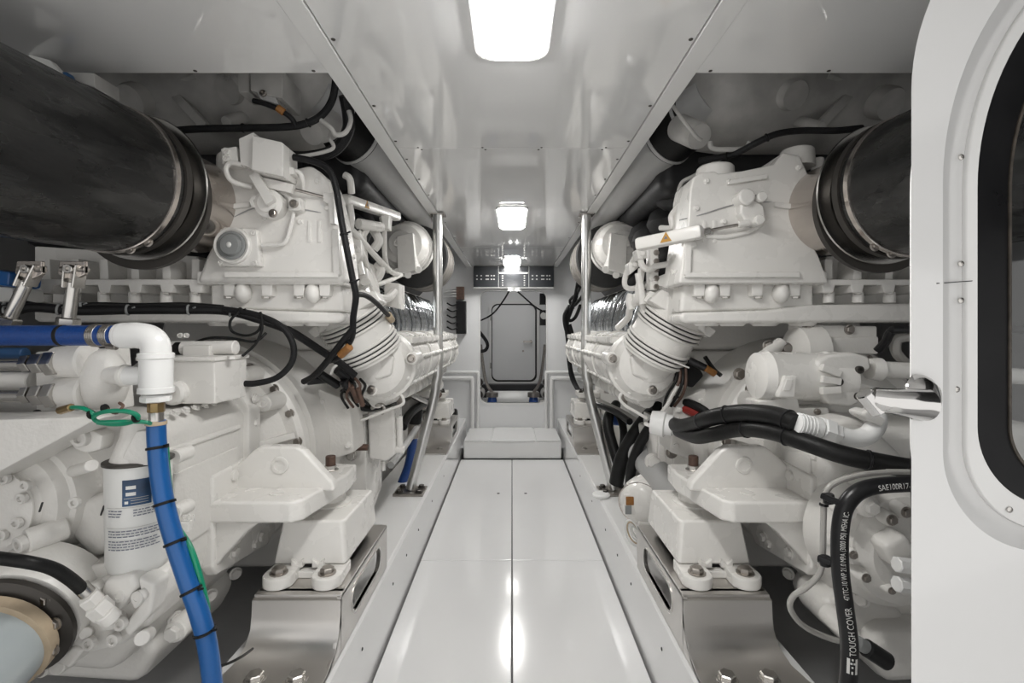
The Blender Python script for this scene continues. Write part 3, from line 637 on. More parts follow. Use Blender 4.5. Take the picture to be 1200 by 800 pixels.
def bracket(sd):
    t = thing('mount_bracket', 'white cast mount bracket bolted to the gearbox ' + ('next to the lettered black hose' if sd else 'next to the filter can'), 'bracket', (-.75, 1.6, .62), 'gearbox mount brackets')
    b = B(); b.wprism([(-.875, 1.35), (-.625, 1.35), (-.598, 1.375), (-.555, 1.62), (-.565, 1.74), (-.875, 1.76)], 'z', .656, .718, .009, 3); pl = b.make('plate', 'paint', t)
    b = B(); b.prism([(252, 576), (266, 555), (296, 528), (304, 523), (346, 523), (355, 528), (390, 566), (392, 576)], 1.47, 1.51, .009, 3); b.make('upright_rib', 'paint', t)
    b = B(); b.wprism([(1.35, .53), (1.37, .50), (1.66, .46), (1.74, .52), (1.74, .80), (1.66, .80), (1.35, .79)], 'x', -.882, -.845, .008, 3); b.make('pad', 'paint', t)
    b = B(); b.prism([(250, 608), (304, 612), (290, 622), (262, 652), (250, 668)], 1.365, 1.42, .008, 3); b.make('gusset', 'paint', t)
    b = B(); b.wprism([(-.86, .71), (-.86, .785), (-.84, .785), (-.80, .71)], 'y', 1.70, 1.74, .008, 3); b.make('gusset', 'paint', t)
    for px, py in ((277, 557), (257, 567)):
        p = P(px, py, 1.45); b = B(); b.cyl(p + V((-.04, .0, 0)), p + V((.0, .0, 0)), .016, n=14); b.make('bolt', 'cast', t)
    p = P(328, 545, 1.469); b = B(); b.lathe(p, (0, -1, 0), [(0, .027), (.003, .025), (.0035, .017), (-.006, .016)], 20); b.make('rib_hole', 'cast', t)
    bolt(t, (-.63, 1.66, .718), (0, 0, 1), .021, 'steel', 'hex')
    b = B(); b.cyl((-.63, 1.66, .725), (-.63, 1.66, .768), .017, n=12); b.make('stud', 'rust', t)
    p = V((-.70, 1.42, .718)); b = B(); b.lathe(p, (0, 0, 1), [(0, .02), (.003, .02), (.004, .012)], 18); b.make('plug', 'paint', t)
    for y, z in ((1.45, .53), (1.6, .51)): bolt(t, (-.845, y, z), (1, 0, 0), .016, 'paint', 'hex')
    return t
for sd in (0, 1):
    MIR = bool(sd); GB = gearbox(sd)
    if sd: GR = GB
    else: GL = GB
    bracket(sd)
    q = 'starter motor' if sd else 'blue hoses'
    pedestal(0, 'big stainless pedestal with slotted side at the gearbox on the %s side' % q, False)
    pedestal(2.47, 'far stainless pedestal beside the step box on the %s side' % q, True)
    mount(0, 'white engine mount under the gearbox bracket on the %s side' % q)
    mount(2.47, 'white engine mount at the far engine end on the %s side' % q)
    t = thing('engine_support', 'far engine support bracket bolted on top of the white mount on the %s side' % q, 'bracket', (-.7, 4.1, .62))
    b = B(); b.box(-.80, -.56, 4.02, 4.24, .64, .68, .006); b.make('plate', 'cast', t)
    b = B(); b.wprism([(-.80, .64), (-.72, .64), (-.80, .9), (-.83, .9)], 'y', 4.1, 4.14, .005); b.make('gusset', 'cast', t)
    bolt(t, (-.63, 4.13, .68), (0, 0, 1), .024, 'darkbolt', 'stud'); bolt(t, (-.585, 4.06, .68), (0, 0, 1), .016, 'darkbolt', 'stud')
MIR = False

# ================================================================ exhaust hoses
for sd in (0, 1):
    MIR = bool(sd)
    t = thing('exhaust_hose', 'thick black rubber exhaust hose with steel clamps, ' + ('partly behind the open door' if sd else 'held by two steel rods'), 'hose', (-1.05, .8, 1.4), 'exhaust hoses')
    c = P(142, 214, 1.3) if not sd else P(1200 - 1055, 222, 1.3); a = V((-.06, -1, -.035)).normalized()
    R = .186 if not sd else .178
    b = B(); b.lathe(c, a, [(-.02, R - .02), (-.02, R), (.0, R + .002), (.02, R + .006), (1.35, R + .012)], 64); h = b.make('hose', 'rubber', t)
    b = B(); b.lathe(c + a * -.012, a, [(0, R + .002), (.002, R + .010), (.022, R + .010), (.024, R + .002)], 64); b.make('hose_clamp', 'darkbolt', t)
    b = B(); b.lathe(c + a * .03, a, [(0, R + .003), (.002, R + .010), (.016, R + .010), (.018, R + .003)], 64); b.make('hose_clamp', 'elbowsteel', t)
    b = B(); b.lathe(c + a * -.06, a, [(0, R - .03), (.002, R + .018), (.004, R + .020), (.008, R + .018), (.010, R - .03)], 64); b.make('flange_ring', 'steel', t)
    b = B(); b.lathe(c + a * -.045, a, [(0, R - .02), (.03, R - .01), (.04, R - .03)], 48); b.make('inner_ring', 'darkbolt', t)
    b = B(); b.lathe(c + a * -.30, a, [(0, R - .035), (.16, R - .03), (.24, R - .018)], 56); b.make('steel_spool', 'elbowsteel', t)
    b = B(); b.lathe(c + V((0, .085, -.022)), a, [(0, R - .01), (.002, R + .018), (.02, R + .018), (.022, R - .01)], 56); b.make('lower_band', 'darkbolt', t)
    for q in (-75, -60): 
        q = math.radians(q); p = c + V((math.cos(q) * (R + .006), .0, math.sin(q) * (R + .006))); bolt(t, p + V((0, -.03, 0)), (0, -1, 0), .011, 'bolt', 'hex')
MIR = False
# ================================================================ things on the side of the blue hoses
def pt(l): return [P(*q) for q in l]
def run(name, label, cat, pts, r, m, ties=(), tie_m='hoseblack', n=10, k=7, group=None):
    """one hose, cable or pipe following points; ties are fractions along it"""
    pp = pt(pts); sp = spline(pp, k); b = B(); b.tube(pp, r, n, k)
    if not ties: return tag(b.make(name, m), label, cat, group)
    t = thing(name, label, cat, pp[-1], group); b.make('sheath', m, t)
    for f in ties:
        i = min(int(f * (len(sp) - 1)), len(sp) - 2); d = (sp[i + 1] - sp[i]).normalized()
        b = B(); b.lathe(sp[i] - d * .003, d, [(0, r + .001), (.001, r + .003), (.005, r + .003), (.006, r + .001)], 16)
        b.bar(sp[i] + V((r, -.3 * r, r * .3)), sp[i] + V((r + .012, -.3 * r - .004, r * .3 + .004)), .004, .004, bev=0); b.make('cable_tie', tie_m, t)
    return t
E0 = ENG[0]
# actuator box with lever on the exhaust housing
t = thing('actuator_box', 'white actuator box with a lever arm on the exhaust housing above the round sensor cover', 'actuator', P(312, 208, 1.5))
b = B(); b.prism([(295, 158), (330, 166), (332, 170), (332, 207), (294, 199)], 1.46, 1.56, .005); b.make('box', 'paint', t)
b = B(); b.prism([(279, 162), (297, 154), (297, 199), (281, 192)], 1.48, 1.57, .005); b.make('side_case', 'paint', t)
b = B(); b.prism([(258, 174), (277, 171), (279, 190), (260, 192)], 1.49, 1.57, .004); q = b.make('connector_block', 'paint', t)
for z in (178, 186): bolt(q, P(266, z, 1.49), (0, -1, 0), .011, 'paint', 'cap')
b = B(); b.tube(pt([(284, 193, 1.49), (270, 191, 1.49), (265, 199, 1.49), (272, 212, 1.5), (295, 219, 1.53)]), .008); b.make('pipe', 'paint', t)
b = B(); b.prism([(333, 193), (344, 196), (344, 204), (333, 204)], 1.5, 1.54, .004); b.make('plug', 'paint', t)
b = B(); b.tube(pt([(343, 200, 1.52), (351, 202, 1.52), (355, 212, 1.53), (355, 224, 1.55)]), .007); b.make('pipe', 'paint', t)
b = B(); b.bar(P(298, 204, 1.50), P(318, 238, 1.49), .03, .02, up=V((0, 1, 0))); b.make('lever', 'paint', t)
b = B(); b.bar(P(300, 212, 1.52), P(344, 222, 1.52), .03, .022, up=V((0, 1, 0))); b.make('link', 'paint', t)
p = P(318, 240, 1.53); b = B(); b.lathe(p, (0, -1, 0), [(-.03, .045), (.02, .045), (.025, .03), (.03, .03)], 24); b.make('pivot', 'paint', t)
p = P(304, 238, 1.53); b = B(); b.lathe(p, (0, -1, 0), [(-.02, .02), (.02, .02), (.02, .008), (.01, .008)], 18); b.make('eye', 'paint', t)
bolt(t, P(320, 250, 1.5), (0, -1, 0), .011, 'bolt')
b = B(); b.cyl(P(346, 222, 1.52), P(380, 231, 1.54), .0045, n=8); b.make('push_rod', 'bolt', t)
b = B(); b.prism([(378, 225), (390, 226), (392, 262), (386, 262), (384, 238), (378, 236)], 1.53, 1.58, .004); b.make('bracket', 'paint', t)
# square sensor cover with round grey pad
t = thing('sensor_cover', 'square white cover with concentric grey rings on the exhaust housing', 'cover', P(277, 313, 1.53))
b = B(); b.prism([(252, 265), (300, 268), (305, 312), (255, 312)], 1.525, 1.56, .006); b.make('plate', 'paint', t)
p = P(273, 288, 1.525)
b = B(); b.lathe(p, (0, -1, 0), [(0, .060), (.008, .059), (.012, .054), (.009, .049), (.006, .048)], 36); b.make('outer_ring', 'paint', t)
b = B(); b.lathe(p, (0, -1, 0), [(0, .046), (.012, .045), (.014, .039), (.012, .038)], 36); b.make('middle_ring', 'pad', t)
b = B(); b.lathe(p, (0, -1, 0), [(0, .036), (.016, .034), (.022, .029), (.023, .01), (.022, 0.001)], 36); b.make('pad', 'pad', t)
b = B(); b.ball(p + V((0, -.022, 0)), (.009, .004, .009), 12); b.make('centre_stud', 'label', t)
for x, y in ((258, 270), (297, 273), (299, 308), (259, 308)): bolt(t, P(x, y, 1.525), (0, -1, 0), .008, 'paint', 'cap')
b = B(); b.tube(pt([(307, 288, 1.53), (322, 287, 1.53), (334, 284, 1.53), (340, 268, 1.53), (344, 248, 1.535), (340, 232, 1.54), (328, 225, 1.54)]), .0065); tag(b.make('sensor_pipe', 'paint'), 'thin white pipe bent between the ringed cover and the actuator lever', 'pipe')
p = P(350, 242, 1.545)
t = thing('pressure_port', 'small white hexagonal port on the upper seam of the exhaust housing', 'fitting', p); b = B(); b.box(p.x - .02, p.x + .02, p.y - .03, p.y + .01, p.z - .02, p.z + .02); b.make('body', 'paint', t); bolt(t, p + V((0, -.03, 0)), (0, -1, 0), .013, 'bolt', 'cap')
# fuel rail with warning triangle and pipework
def rail(a, c, stick, label, dark):
    t = thing('fuel_rail', label, 'rail', c)
    b = B(); b.bar(a, c, .044, .044, up=V((0, 0, 1)), bev=.012); b.make('rail', 'paint', t)
    d = (c - a).normalized(); n = V((d.y, -d.x, 0)).normalized(); q = a.lerp(c, stick) + n * .0232; h = d * 1.0
    tri = [q - h * .019 + V((0, 0, -.014)), q + h * .019 + V((0, 0, -.014)), q + V((0, 0, .018))]
    b = B(); b.ext(tri, [v - n * .003 for v in tri], 0); w = b.make('warning_triangle', 'yellow', t)
    tri2 = [q + (v - q) * .35 + n * .001 for v in tri]; b = B(); b.ext(tri2, [v - n * .001 for v in tri2], 0); b.make('warning_mark', 'print', w)
    return t
fr = rail(P(403, 233, 1.9), P(466, 254, 2.35), .30, 'white fuel rail with a yellow warning triangle sloping towards the turbo', 0)
pipes = [([(403, 262, 1.9), (418, 275, 1.95), (440, 300, 2.1), (458, 318, 2.3), (468, 322, 2.5)], .013), ([(410, 240, 1.92), (412, 255, 1.92), (411, 268, 1.92)], .013),
         ([(447, 255, 2.2), (450, 270, 2.2), (451, 300, 2.25), (455, 318, 2.4)], .012), ([(416, 290, 1.95), (426, 300, 2.0), (432, 318, 2.1), (440, 332, 2.2), (452, 330, 2.3), (470, 322, 2.5)], .012),
         ([(420, 262, 1.95), (432, 264, 2.0), (446, 266, 2.1)], .022), ([(430, 268, 2.0), (424, 280, 2.0), (420, 300, 2.0), (424, 322, 2.0)], .014), ([(438, 270, 2.1), (444, 282, 2.1), (438, 292, 2.1)], .02), ([(440, 310, 2.2), (446, 316, 2.2), (441, 326, 2.2), (434, 322, 2.2)], .022),
         ([(404, 205, 1.85), (410, 210, 1.85), (412, 226, 1.88)], .014), ([(428, 330, 2.0), (436, 345, 2.1), (452, 350, 2.2), (462, 342, 2.3)], .02)]
for k, (l, r) in enumerate(pipes):
    b = B(); b.tube(pt(l), r, 10); b.make('fuel_pipe', 'paint', fr)
b = B(); b.prism([(450, 330), (468, 332), (468, 362), (450, 358)], 2.3, 2.42, .008); q = b.make('pipe_block', 'paint', fr); bolt(q, P(458, 345, 2.3), (0, -1, 0), .02, 'paint', 'hex')
b = B(); b.prism([(410, 275), (422, 268), (424, 300), (414, 312)], 1.96, 2.05, .006); b.make('pipe_block', 'paint', fr)
b = B(); b.prism([(412, 300), (428, 305), (436, 345), (416, 340)], 2.05, 2.2, .01); b.make('pipe_block', 'paint', fr)
b = B(); b.prism([(446, 252), (456, 252), (455, 268), (448, 268)], 2.14, 2.2, .004); b.make('pipe_block', 'paint', fr)
# cables
run('cable', 'thick black ribbed cable running across the flange and down to the air pipe cover', 'cable', [(-300, 372, 1.2), (-120, 370, 1.25), (0, 366, 1.3), (40, 360, 1.34), (90, 364, 1.38), (150, 363, 1.42), (210, 363, 1.46), (262, 364, 1.5), (300, 373, 1.54), (340, 388, 1.6), (378, 412, 1.7), (402, 428, 1.75), (416, 440, 1.78)], .0135, 'cable', (.18, .3, .42, .52, .6), 'pad', k=10)
run('cable', 'slim black cable with pale stripe beside the thick ribbed cable', 'cable', [(-300, 362, 1.22), (-120, 360, 1.27), (0, 358, 1.32), (25, 355, 1.34), (60, 360, 1.36), (110, 357, 1.4), (160, 358, 1.44), (215, 357, 1.47), (262, 360, 1.5)], .008, 'hoseblack', (.25, .6), 'pad')
run('cable', 'black cable curving in a wide half loop above the gearbox top', 'cable', [(262, 362, 1.48), (298, 368, 1.48), (328, 381, 1.48), (343, 402, 1.48), (342, 424, 1.48), (325, 442, 1.47), (300, 449, 1.46), (284, 449, 1.46)], .0095, 'cable', (.1,))
run('cable', 'thin black wire loop hanging under the thick cable', 'cable', [(280, 365, 1.47), (270, 376, 1.46), (272, 388, 1.46), (288, 393, 1.46), (302, 388, 1.46), (307, 374, 1.47), (305, 366, 1.48)], .004, 'hoseblack')
run('cable', 'thin black wire dropping to the solenoid on the gearbox', 'cable', [(306, 368, 1.47), (307, 385, 1.46), (300, 402, 1.45), (290, 412, 1.44), (284, 417, 1.43)], .004, 'hoseblack')
run('cable', 'thin black wire lying across to the solenoid', 'cable', [(225, 402, 1.44), (245, 396, 1.44), (270, 396, 1.45), (298, 400, 1.46), (312, 390, 1.48)], .004, 'hoseblack')
run('cable', 'black harness hanging down past the right edge of the exhaust housing', 'cable', [(344, 184, 1.5), (370, 190, 1.5), (386, 200, 1.5), (394, 222, 1.5), (400, 258, 1.5), (407, 295, 1.5), (414, 330, 1.51), (417, 348, 1.52), (414, 372, 1.55), (413, 392, 1.58), (408, 404, 1.6)], .0105, 'cable', (.45, .6), 'cable', k=9)
run('cable', 'black cable branch from the hanging harness towards the foil-wrapped runners', 'cable', [(416, 345, 1.52), (428, 346, 1.6), (440, 354, 1.7), (450, 364, 1.8), (457, 371, 1.9)], .009, 'cable')
run('cable', 'black cable branch crossing the bellows down to the left', 'cable', [(414, 385, 1.57), (400, 402, 1.58), (382, 425, 1.62), (368, 440, 1.66), (356, 447, 1.7)], .011, 'cable')
run('cable', 'short black cable with orange tape at the bellows', 'cable', [(410, 400, 1.58), (404, 412, 1.6), (395, 420, 1.62), (386, 423, 1.66)], .009, 'cable')
b = B(); b.cyl(P(410, 406, 1.575), P(399, 416, 1.60), .0135); tag(b.make('tape_wrap', 'orange'), 'orange tape wrapped on the short cable at the bellows', 'tape')
b = B(); b.cyl(P(455, 369, 1.87), P(459, 375, 1.92), .014); tag(b.make('tape_wrap', 'tan'), 'tan tape on the cable end at the foil-wrapped runners', 'tape')
run('cable', 'long black cable under the exhaust jacket rising to the ceiling edge', 'cable', [(205, 153, 1.52), (235, 151, 1.52), (285, 150, 1.52), (330, 149, 1.52), (358, 145, 1.52), (378, 134, 1.52), (390, 115, 1.52), (394, 88, 1.52)], .0115, 'cable', (.3, .6))
run('cable', 'black cable stub with orange tape dropping from the grey sensor box', 'cable', [(297, 118, 1.48), (312, 122, 1.48), (330, 130, 1.49), (342, 139, 1.5), (346, 147, 1.515)], .008, 'cable')
b = B(); b.cyl(P(325, 126, 1.482), P(333, 132, 1.488), .0115); tag(b.make('tape_wrap', 'orange'), 'orange tape on the cable under the grey sensor box', 'tape')
run('cable', 'thick black hose looping below the duct sleeve', 'hose', [(404, 112, 1.55), (408, 132, 1.58), (408, 152, 1.6), (398, 170, 1.62), (382, 180, 1.64), (350, 184, 1.66), (318, 178, 1.7)], .02, 'cable')
run('vent_pipe', 'thin grey vent pipe with a zigzag below the ceiling edge', 'pipe', [(376, 141, 1.5), (388, 150, 1.5), (394, 158, 1.5), (405, 155, 1.5), (411, 142, 1.5), (409, 130, 1.5)], .0075, 'jacket')
run('vent_pipe', 'thin grey vent pipe bending back above the actuator box', 'pipe', [(336, 184, 1.52), (360, 182, 1.52), (383, 177, 1.52), (391, 172, 1.52), (387, 163, 1.52), (388, 156, 1.53)], .006, 'jacket')
t = thing('sensor_box', 'grey sensor box with bolts hanging below the panel edge over the exhaust jacket', 'sensor', P(315, 118, 1.5))
b = B(); b.prism([(293, 84), (332, 82), (331, 115), (320, 113), (293, 106)], 1.47, 1.6, .005); b.make('box', 'jacket', t)
b = B(); b.prism([(278, 86), (292, 84), (292, 108), (279, 108)], 1.49, 1.58, .004); b.make('side_case', 'jacket', t)
b = B(); b.prism([(299, 105), (322, 110), (326, 122), (305, 116)], 1.475, 1.55, .003); b.make('bracket', 'duct', t)
bolt(t, P(266, 91, 1.56), (0, -1, 0), .012, 'jacket', 'cap'); bolt(t, P(309, 110, 1.47), (0, -1, 0), .01, 'bolt', 'cap')
# connector tangle beneath the round cover
t = thing('wiring_junction', 'dark cluster of wiring connectors below the crossing cables', 'connector', P(410, 470, 1.85))
for k, (x, y, dx, dy, r, m) in enumerate(((395, 432, 18, 14, .02, 'plasticblack'), (402, 446, 14, 16, .018, 'plasticblack'), (360, 446, 22, -2, .017, 'plasticblack'), (412, 452, 8, 18, .013, 'rust'), (420, 455, 5, 20, .010, 'rust'), (375, 438, 22, 14, .016, 'plasticblack'))):
    b = B(); b.cyl(P(x, y, 1.8), P(x + dx, y + dy, 1.84), r); b.make('connector', m, t)
for k in range(5):
    x = 398 + 6 * k; b = B(); b.tube(pt([(x, 440 + k, 1.82), (x + 6, 452, 1.8), (x + 2, 464, 1.82), (x + 10, 478 - k, 1.86)]), .0055, 6); b.make('wire', ('hoseblack', 'rust')[k % 2], t)
b = B(); b.tube(pt([(388, 438, 1.74), (391, 430, 1.73), (398, 426, 1.74)]), .005, 6); b.make('white_clip', 'paint', t)
run('thin_pipe', 'thin white pipe looping from the cover lug to the white control box', 'pipe', [(470, 462, 1.95), (473, 468, 1.95), (471, 474, 1.95), (455, 480, 1.97), (430, 490, 2.0), (418, 494, 2.02)], .006, 'paint')
t = thing('control_box', 'narrow white control box with side pipe beneath the charge air pipe', 'control box', P(448, 545, 2.15))
b = B(); b.prism([(430, 482), (462, 478), (464, 532), (452, 541), (432, 538)], 2.1, 2.25, .012, 3); b.make('box', 'paint', t)
b = B(); b.cyl(P(468, 488, 2.12), P(469, 528, 2.12), .014); b.make('side_pipe', 'paint', t)
b = B(); b.cyl(P(462, 526, 2.12), P(474, 527, 2.12), .017); b.make('elbow', 'paint', t)
b = B(); b.cyl(P(449, 540, 2.15), P(449, 551, 2.15), .011); b.make('drain', 'paint', t)
b = B(); b.cyl(P(415, 524, 2.02), P(431, 524, 2.02), .014, n=8); tag(b.make('plug', 'rust'), 'brown threaded plug sticking out of the side cover', 'plug')
t = thing('freeze_plug', 'steel hexagon plug below the brown plug', 'plug', P(411, 533, 2.06)); bolt(t, P(412, 533, 2.08), (0, -1, 0), .02, 'steel', 'hex')
b = B(); b.cyl(P(412, 533, 2.08), P(412, 533, 2.12), .016); b.make('shank', 'steel', t)
t = thing('coolant_hose', 'dark blue hose standing behind the bent steel post', 'hose', P(472, 566, 2.8))
b = B(); b.tube(pt([(484, 512, 2.95), (482, 530, 2.95), (478, 548, 2.95), (471, 566, 2.95)]), .028, 14); b.make('hose', 'blue', t)
b = B(); b.cyl(P(485, 495, 2.95), P(484, 513, 2.95), .035); b.make('fitting', 'bolt', t)
b = B(); b.cyl(P(487, 478, 2.95), P(485, 496, 2.95), .045); b.make('collar', 'hoseblack', t)
for k, (l, m) in enumerate(((((480, 470, 2.9), (500, 462, 3.2), (512, 450, 3.5)), 'cast'), (((470, 478, 2.7), (490, 470, 3.0), (505, 470, 3.3)), 'jacket'), (((488, 478, 3.0), (500, 474, 3.2), (515, 462, 3.5)), 'rust'))):
    run('engine_pipe', ('pale', 'grey', 'rusty')[k] + ' pipe running along the engine side behind the bent post by the control box', 'pipe', list(l), (.05, .045, .02)[k], m)
t = thing('rubber_roller', 'black rubber ring beside the far mount on the blue hose side', 'ring', P(539, 496, 4.6))
b = B(); b.lathe(V((-.53, 4.6, .36)), (-1, 0, 0), [(0, .06), (.0, .085), (.01, .095), (.03, .095), (.04, .085), (.04, .06)], 28); b.make('ring', 'hoseblack', t)
b = B(); b.cyl((-.53, 4.6, .36), (-.58, 4.6, .36), .062); b.make('hub', 'darkbolt', t)
# support rods under the exhaust hose
for (x0, y0, x1, y1, l) in ((88, 316, 80, 378, 'steel support rod with clevis standing over the blue hose'), (38, 316, 10, 376, 'slanted steel support rod with clevis at the edge of the exhaust hose')):
    t = thing('support_rod', l, 'rod', P(x1, y1, 1.12), 'rods holding the exhaust hose'); a = P(x0, y0, 1.15); c = P(x1, y1, 1.15); d = (c - a).normalized()
    b = B(); b.cyl(a + d * .03, c, .0135, n=16); b.make('rod', 'steel', t)
    for s_ in (-1, 1):
        b = B(); b.bar(a + V((s_ * .014, 0, .0)) - d * .012, a + V((s_ * .012, 0, 0)) + d * .045, .007, .034, up=V((0, 1, 0))); b.make('clevis', 'steel', t)
    b = B(); b.cyl(a + V((-.03, -.002, 0)), a + V((.03, -.002, 0)), .009); b.make('pin', 'bolt', t)
    b = B(); b.wprism([(a.x - .035, a.z - .01), (a.x - .03, a.z + .02), (a.x + .03, a.z + .02), (a.x + .03, a.z - .012), (a.x, a.z - .026)], 'y', 1.142, 1.152, .002); b.make('lug', 'elbowsteel', t)
    bolt(t, a + V((.0, -.012, 0)), (0, -1, 0), .011, 'steel', 'cap')
    b = B(); b.cyl(c - d * .012, c + d * .018, .024, n=6); b.make('nut', 'steel', t)
    b = B(); b.cyl(c + d * .02, c + d * .03, .02); b.make('collar', 'polished', t)
t = thing('storage_bag', 'blue and white bag behind the slanted steel rod', 'bag', P(0, 350, 1.5))
b = B(); b.prism([(-30, 312), (12, 318), (10, 336), (-30, 332)], 1.4, 1.5, .01); b.make('blue_flap', 'blue2', t)
b = B(); b.prism([(-30, 332), (14, 336), (16, 352), (-30, 358)], 1.42, 1.52, .01); b.make('white_body', 'label', t)
t = thing('paper_tag', 'crumpled white and blue wrapper on top of the exhaust hose', 'wrapper', P(60, 82, 1.2))
b = B(); b.prism([(32, 63), (58, 70), (70, 84), (62, 86), (48, 78), (40, 76)], 1.18, 1.2, .002); b.make('white_sheet', 'label', t)
b = B(); b.prism([(64, 84), (78, 84), (84, 96), (70, 90)], 1.19, 1.21, .002); b.make('blue_sheet', 'bluedull', t)
b = B(); b.prism([(78, 84), (110, 85), (111, 103), (86, 94)], 1.22, 1.3, .003); b.make('white_block', 'jacket', t)
# raw water line: blue hose, white elbow and tee, brass, second blue hose
t = thing('water_hose', 'blue hose lying level and clamped to the white elbow', 'hose', P(60, 405, 1.05))
b = B(); b.cyl(P(-560, 393, 1.05), P(139, 393, 1.05), .0225, n=24, c=.05); b.make('hose', 'blue', t)
for x in (113, 128):
    b = B(); b.cyl(P(x - 4, 393, 1.05), P(x + 5, 393, 1.05), .0245, n=24, c=.05); q = b.make('hose_clamp', 'steel', t)
    for k in range(5):
        b = B(); z = P(x - 3 + k * 1.7, 393, 1.05); b.lathe(z, (1, 0, 0), [(0, .0245), (.0003, .0252), (.0012, .0252), (.0015, .0245)], 24); b.make('clamp_slot', 'bolt', q)
b = B(); b.cyl(P(126, 405, 1.04), P(137, 406, 1.04), .008, n=8); b.make('clamp_screw', 'bolt', t)
b = B(); b.cyl(P(71, 393, 1.05), P(76, 393, 1.05), .0235, n=24, c=.05); b.make('cable_tie', 'hoseblack', t)
t = thing('pipe_elbow', 'white plastic elbow and tee joining the two blue hoses', 'pipe fitting', P(183, 470, 1.05)); Y5 = 1.05
b = B(); b.tube(pt([(139, 393, Y5), (150, 393, Y5), (163, 393, Y5), (175, 396, Y5), (182, 404, Y5), (183, 416, Y5)]), .028, 24, 6, rs=lambda f: .026 if f < .08 else .0285); b.make('elbow', 'pvc', t)
b = B(); b.lathe(P(140, 393, Y5), (1, 0, 0), [(0, .026), (.002, .0275), (.02, .0275), (.022, .026)], 24); b.make('collar', 'pvc', t)
b = B(); b.lathe(P(183, 413, Y5), (0, 0, -1), [(0, .031), (.002, .034), (.012, .034), (.014, .0315), (.075, .0315), (.077, .034), (.088, .034), (.09, .028)], 28); b.make('tee_body', 'pvc', t)
b = B(); b.lathe(P(183, 462, Y5), (0, 0, -1), [(0, .026), (.004, .0295), (.014, .0295), (.016, .026)], 8); b.make('hex_collar', 'pvc', t)
b = B(); b.cyl(P(146, 440, Y5 + .01), P(172, 440, Y5 + .01), .021); b.make('branch', 'pvc', t)
b = B(); b.cyl(P(143, 440, Y5 + .01), P(150, 440, Y5 + .01), .0245); b.make('branch_nut', 'cast', t)
t = thing('brass_fitting', 'brass nipple below the white tee', 'fitting', P(183, 492, Y5))
b = B(); b.cyl(P(183, 471, Y5), P(183, 483, Y5), .0165, n=8); b.make('hex', 'brass', t)
b = B(); b.cyl(P(183, 481, Y5), P(183, 497, Y5), .0145); b.make('stem', 'steel', t)
t = run('drain_hose', 'bright blue hose falling past the filter can towards the bilge', 'hose', [(183, 493, 1.05), (184, 520, 1.05), (187, 555, 1.04), (194, 595, 1.03), (205, 635, 1.02), (220, 680, 1.01), (234, 720, 1.0), (243, 755, 1.0), (249, 800, 1.0), (252, 840, 1.0)], .0187, 'blue2', (.14, .32, .46, .6, .74), 'hoseblack', n=18)
b = B(); b.lathe(P(183, 493, 1.05), (0, 0, -1), [(0, .018), (.001, .0205), (.008, .0205), (.009, .018)], 22); b.make('tan_clamp', 'tan', t)
run('green_hose', 'thin green hose running beside the falling blue hose', 'hose', [(194, 520, 1.07), (197, 560, 1.06), (205, 610, 1.05), (222, 640, 1.03), (232, 668, 1.02), (240, 700, 1.02), (243, 715, 1.02)], .0065, 'green')
b = B(); rr = []
for k in range(44):
    q = 2 * math.pi * k / 18; rr.append(P(135 + 26 * math.cos(q) + k * .03, 489 + 8 * math.sin(q) - .4 * math.sin(k * .4), .96 + .012 * math.sin(q)))
b.tube(pt([(84, 477, .97), (97, 478, .96), (108, 484, .96)]) + rr[9:] + pt([(165, 494, .98), (176, 496, 1.0)]), .0042, 8, 3)
t = thing('green_hose_coil', 'small coil of thin green hose hanging from the manifold block', 'hose', P(135, 500, 1.04)); b.make('hose', 'green', t)
b = B(); b.cyl(P(70, 481, .98), P(84, 477, .97), .008, n=8); b.make('end_fitting', 'brass', t)
for x, y in ((122, 479), (158, 490), (106, 486)):
    b = B(); b.lathe(P(x, y, .96), (1, 0, .3), [(0, .008), (.0, .0095), (.004, .0095), (.004, .008)], 12); b.make('cable_tie', 'hoseblack', t)
b = B(); b.tube(pt([(123, 477, .97), (135, 484, .95), (144, 476, .95), (140, 472, .96)]), .003, 6); b.make('wire', 'rust', t)
# gearbox fittings: manifold block with steel pipes, valve block, pump housing, filter
mb = thing('valve_manifold', 'white hydraulic manifold block with rounded caps at the gearbox top', 'manifold', P(90, 490, 1.1)); Ym = 1.12
b = B(); b.prism([(40, 412), (122, 408), (128, 482), (42, 492)], Ym + .02, Ym + .1, .006); b.make('plate', 'cast', mb)
b = B(); b.ball(P(122, 447, Ym + .02), (.048, .05, .078), 20); b.make('cap', 'cast', mb)
for y in (424, 461):
    b = B(); b.cyl(P(66, y, Ym), P(106, y - 1, Ym), .036, .042, n=24); b.make('cylinder', 'cast', mb)
b = B(); b.cyl(P(126, 440, Ym), P(146, 440, Ym), .022); b.make('outlet', 'cast', mb)
bolt(mb, P(45, 484, Ym + .02), (0, -1, 0), .009, 'dark', 'cap')
for (y, l) in ((425, 'upper'), (462, 'lower')):
    t = thing('hydraulic_pipe', l + ' bent steel hydraulic pipe with hex nuts entering the manifold block', 'pipe', P(20, y + 8, 1.08))
    b = B(); b.cyl(P(-520, y + 3, 1.08), P(32, y + 2, 1.1), .014, n=18); b.make('pipe', 'steel', t)
    for x, r, w in ((29, .021, 9), (42, .025, 12), (58, .03, 12)):
        b = B(); b.cyl(P(x, y + 1, 1.1), P(x + w, y, 1.1), r, n=6, c=.08); b.make('nut', 'steel', t)
b = B(); b.cyl(P(-460, 415, 1.15), P(30, 414, 1.15), .014); tag(b.make('blue_pipe', 'bluedull'), 'dull blue pipe behind the upper steel pipe', 'pipe')
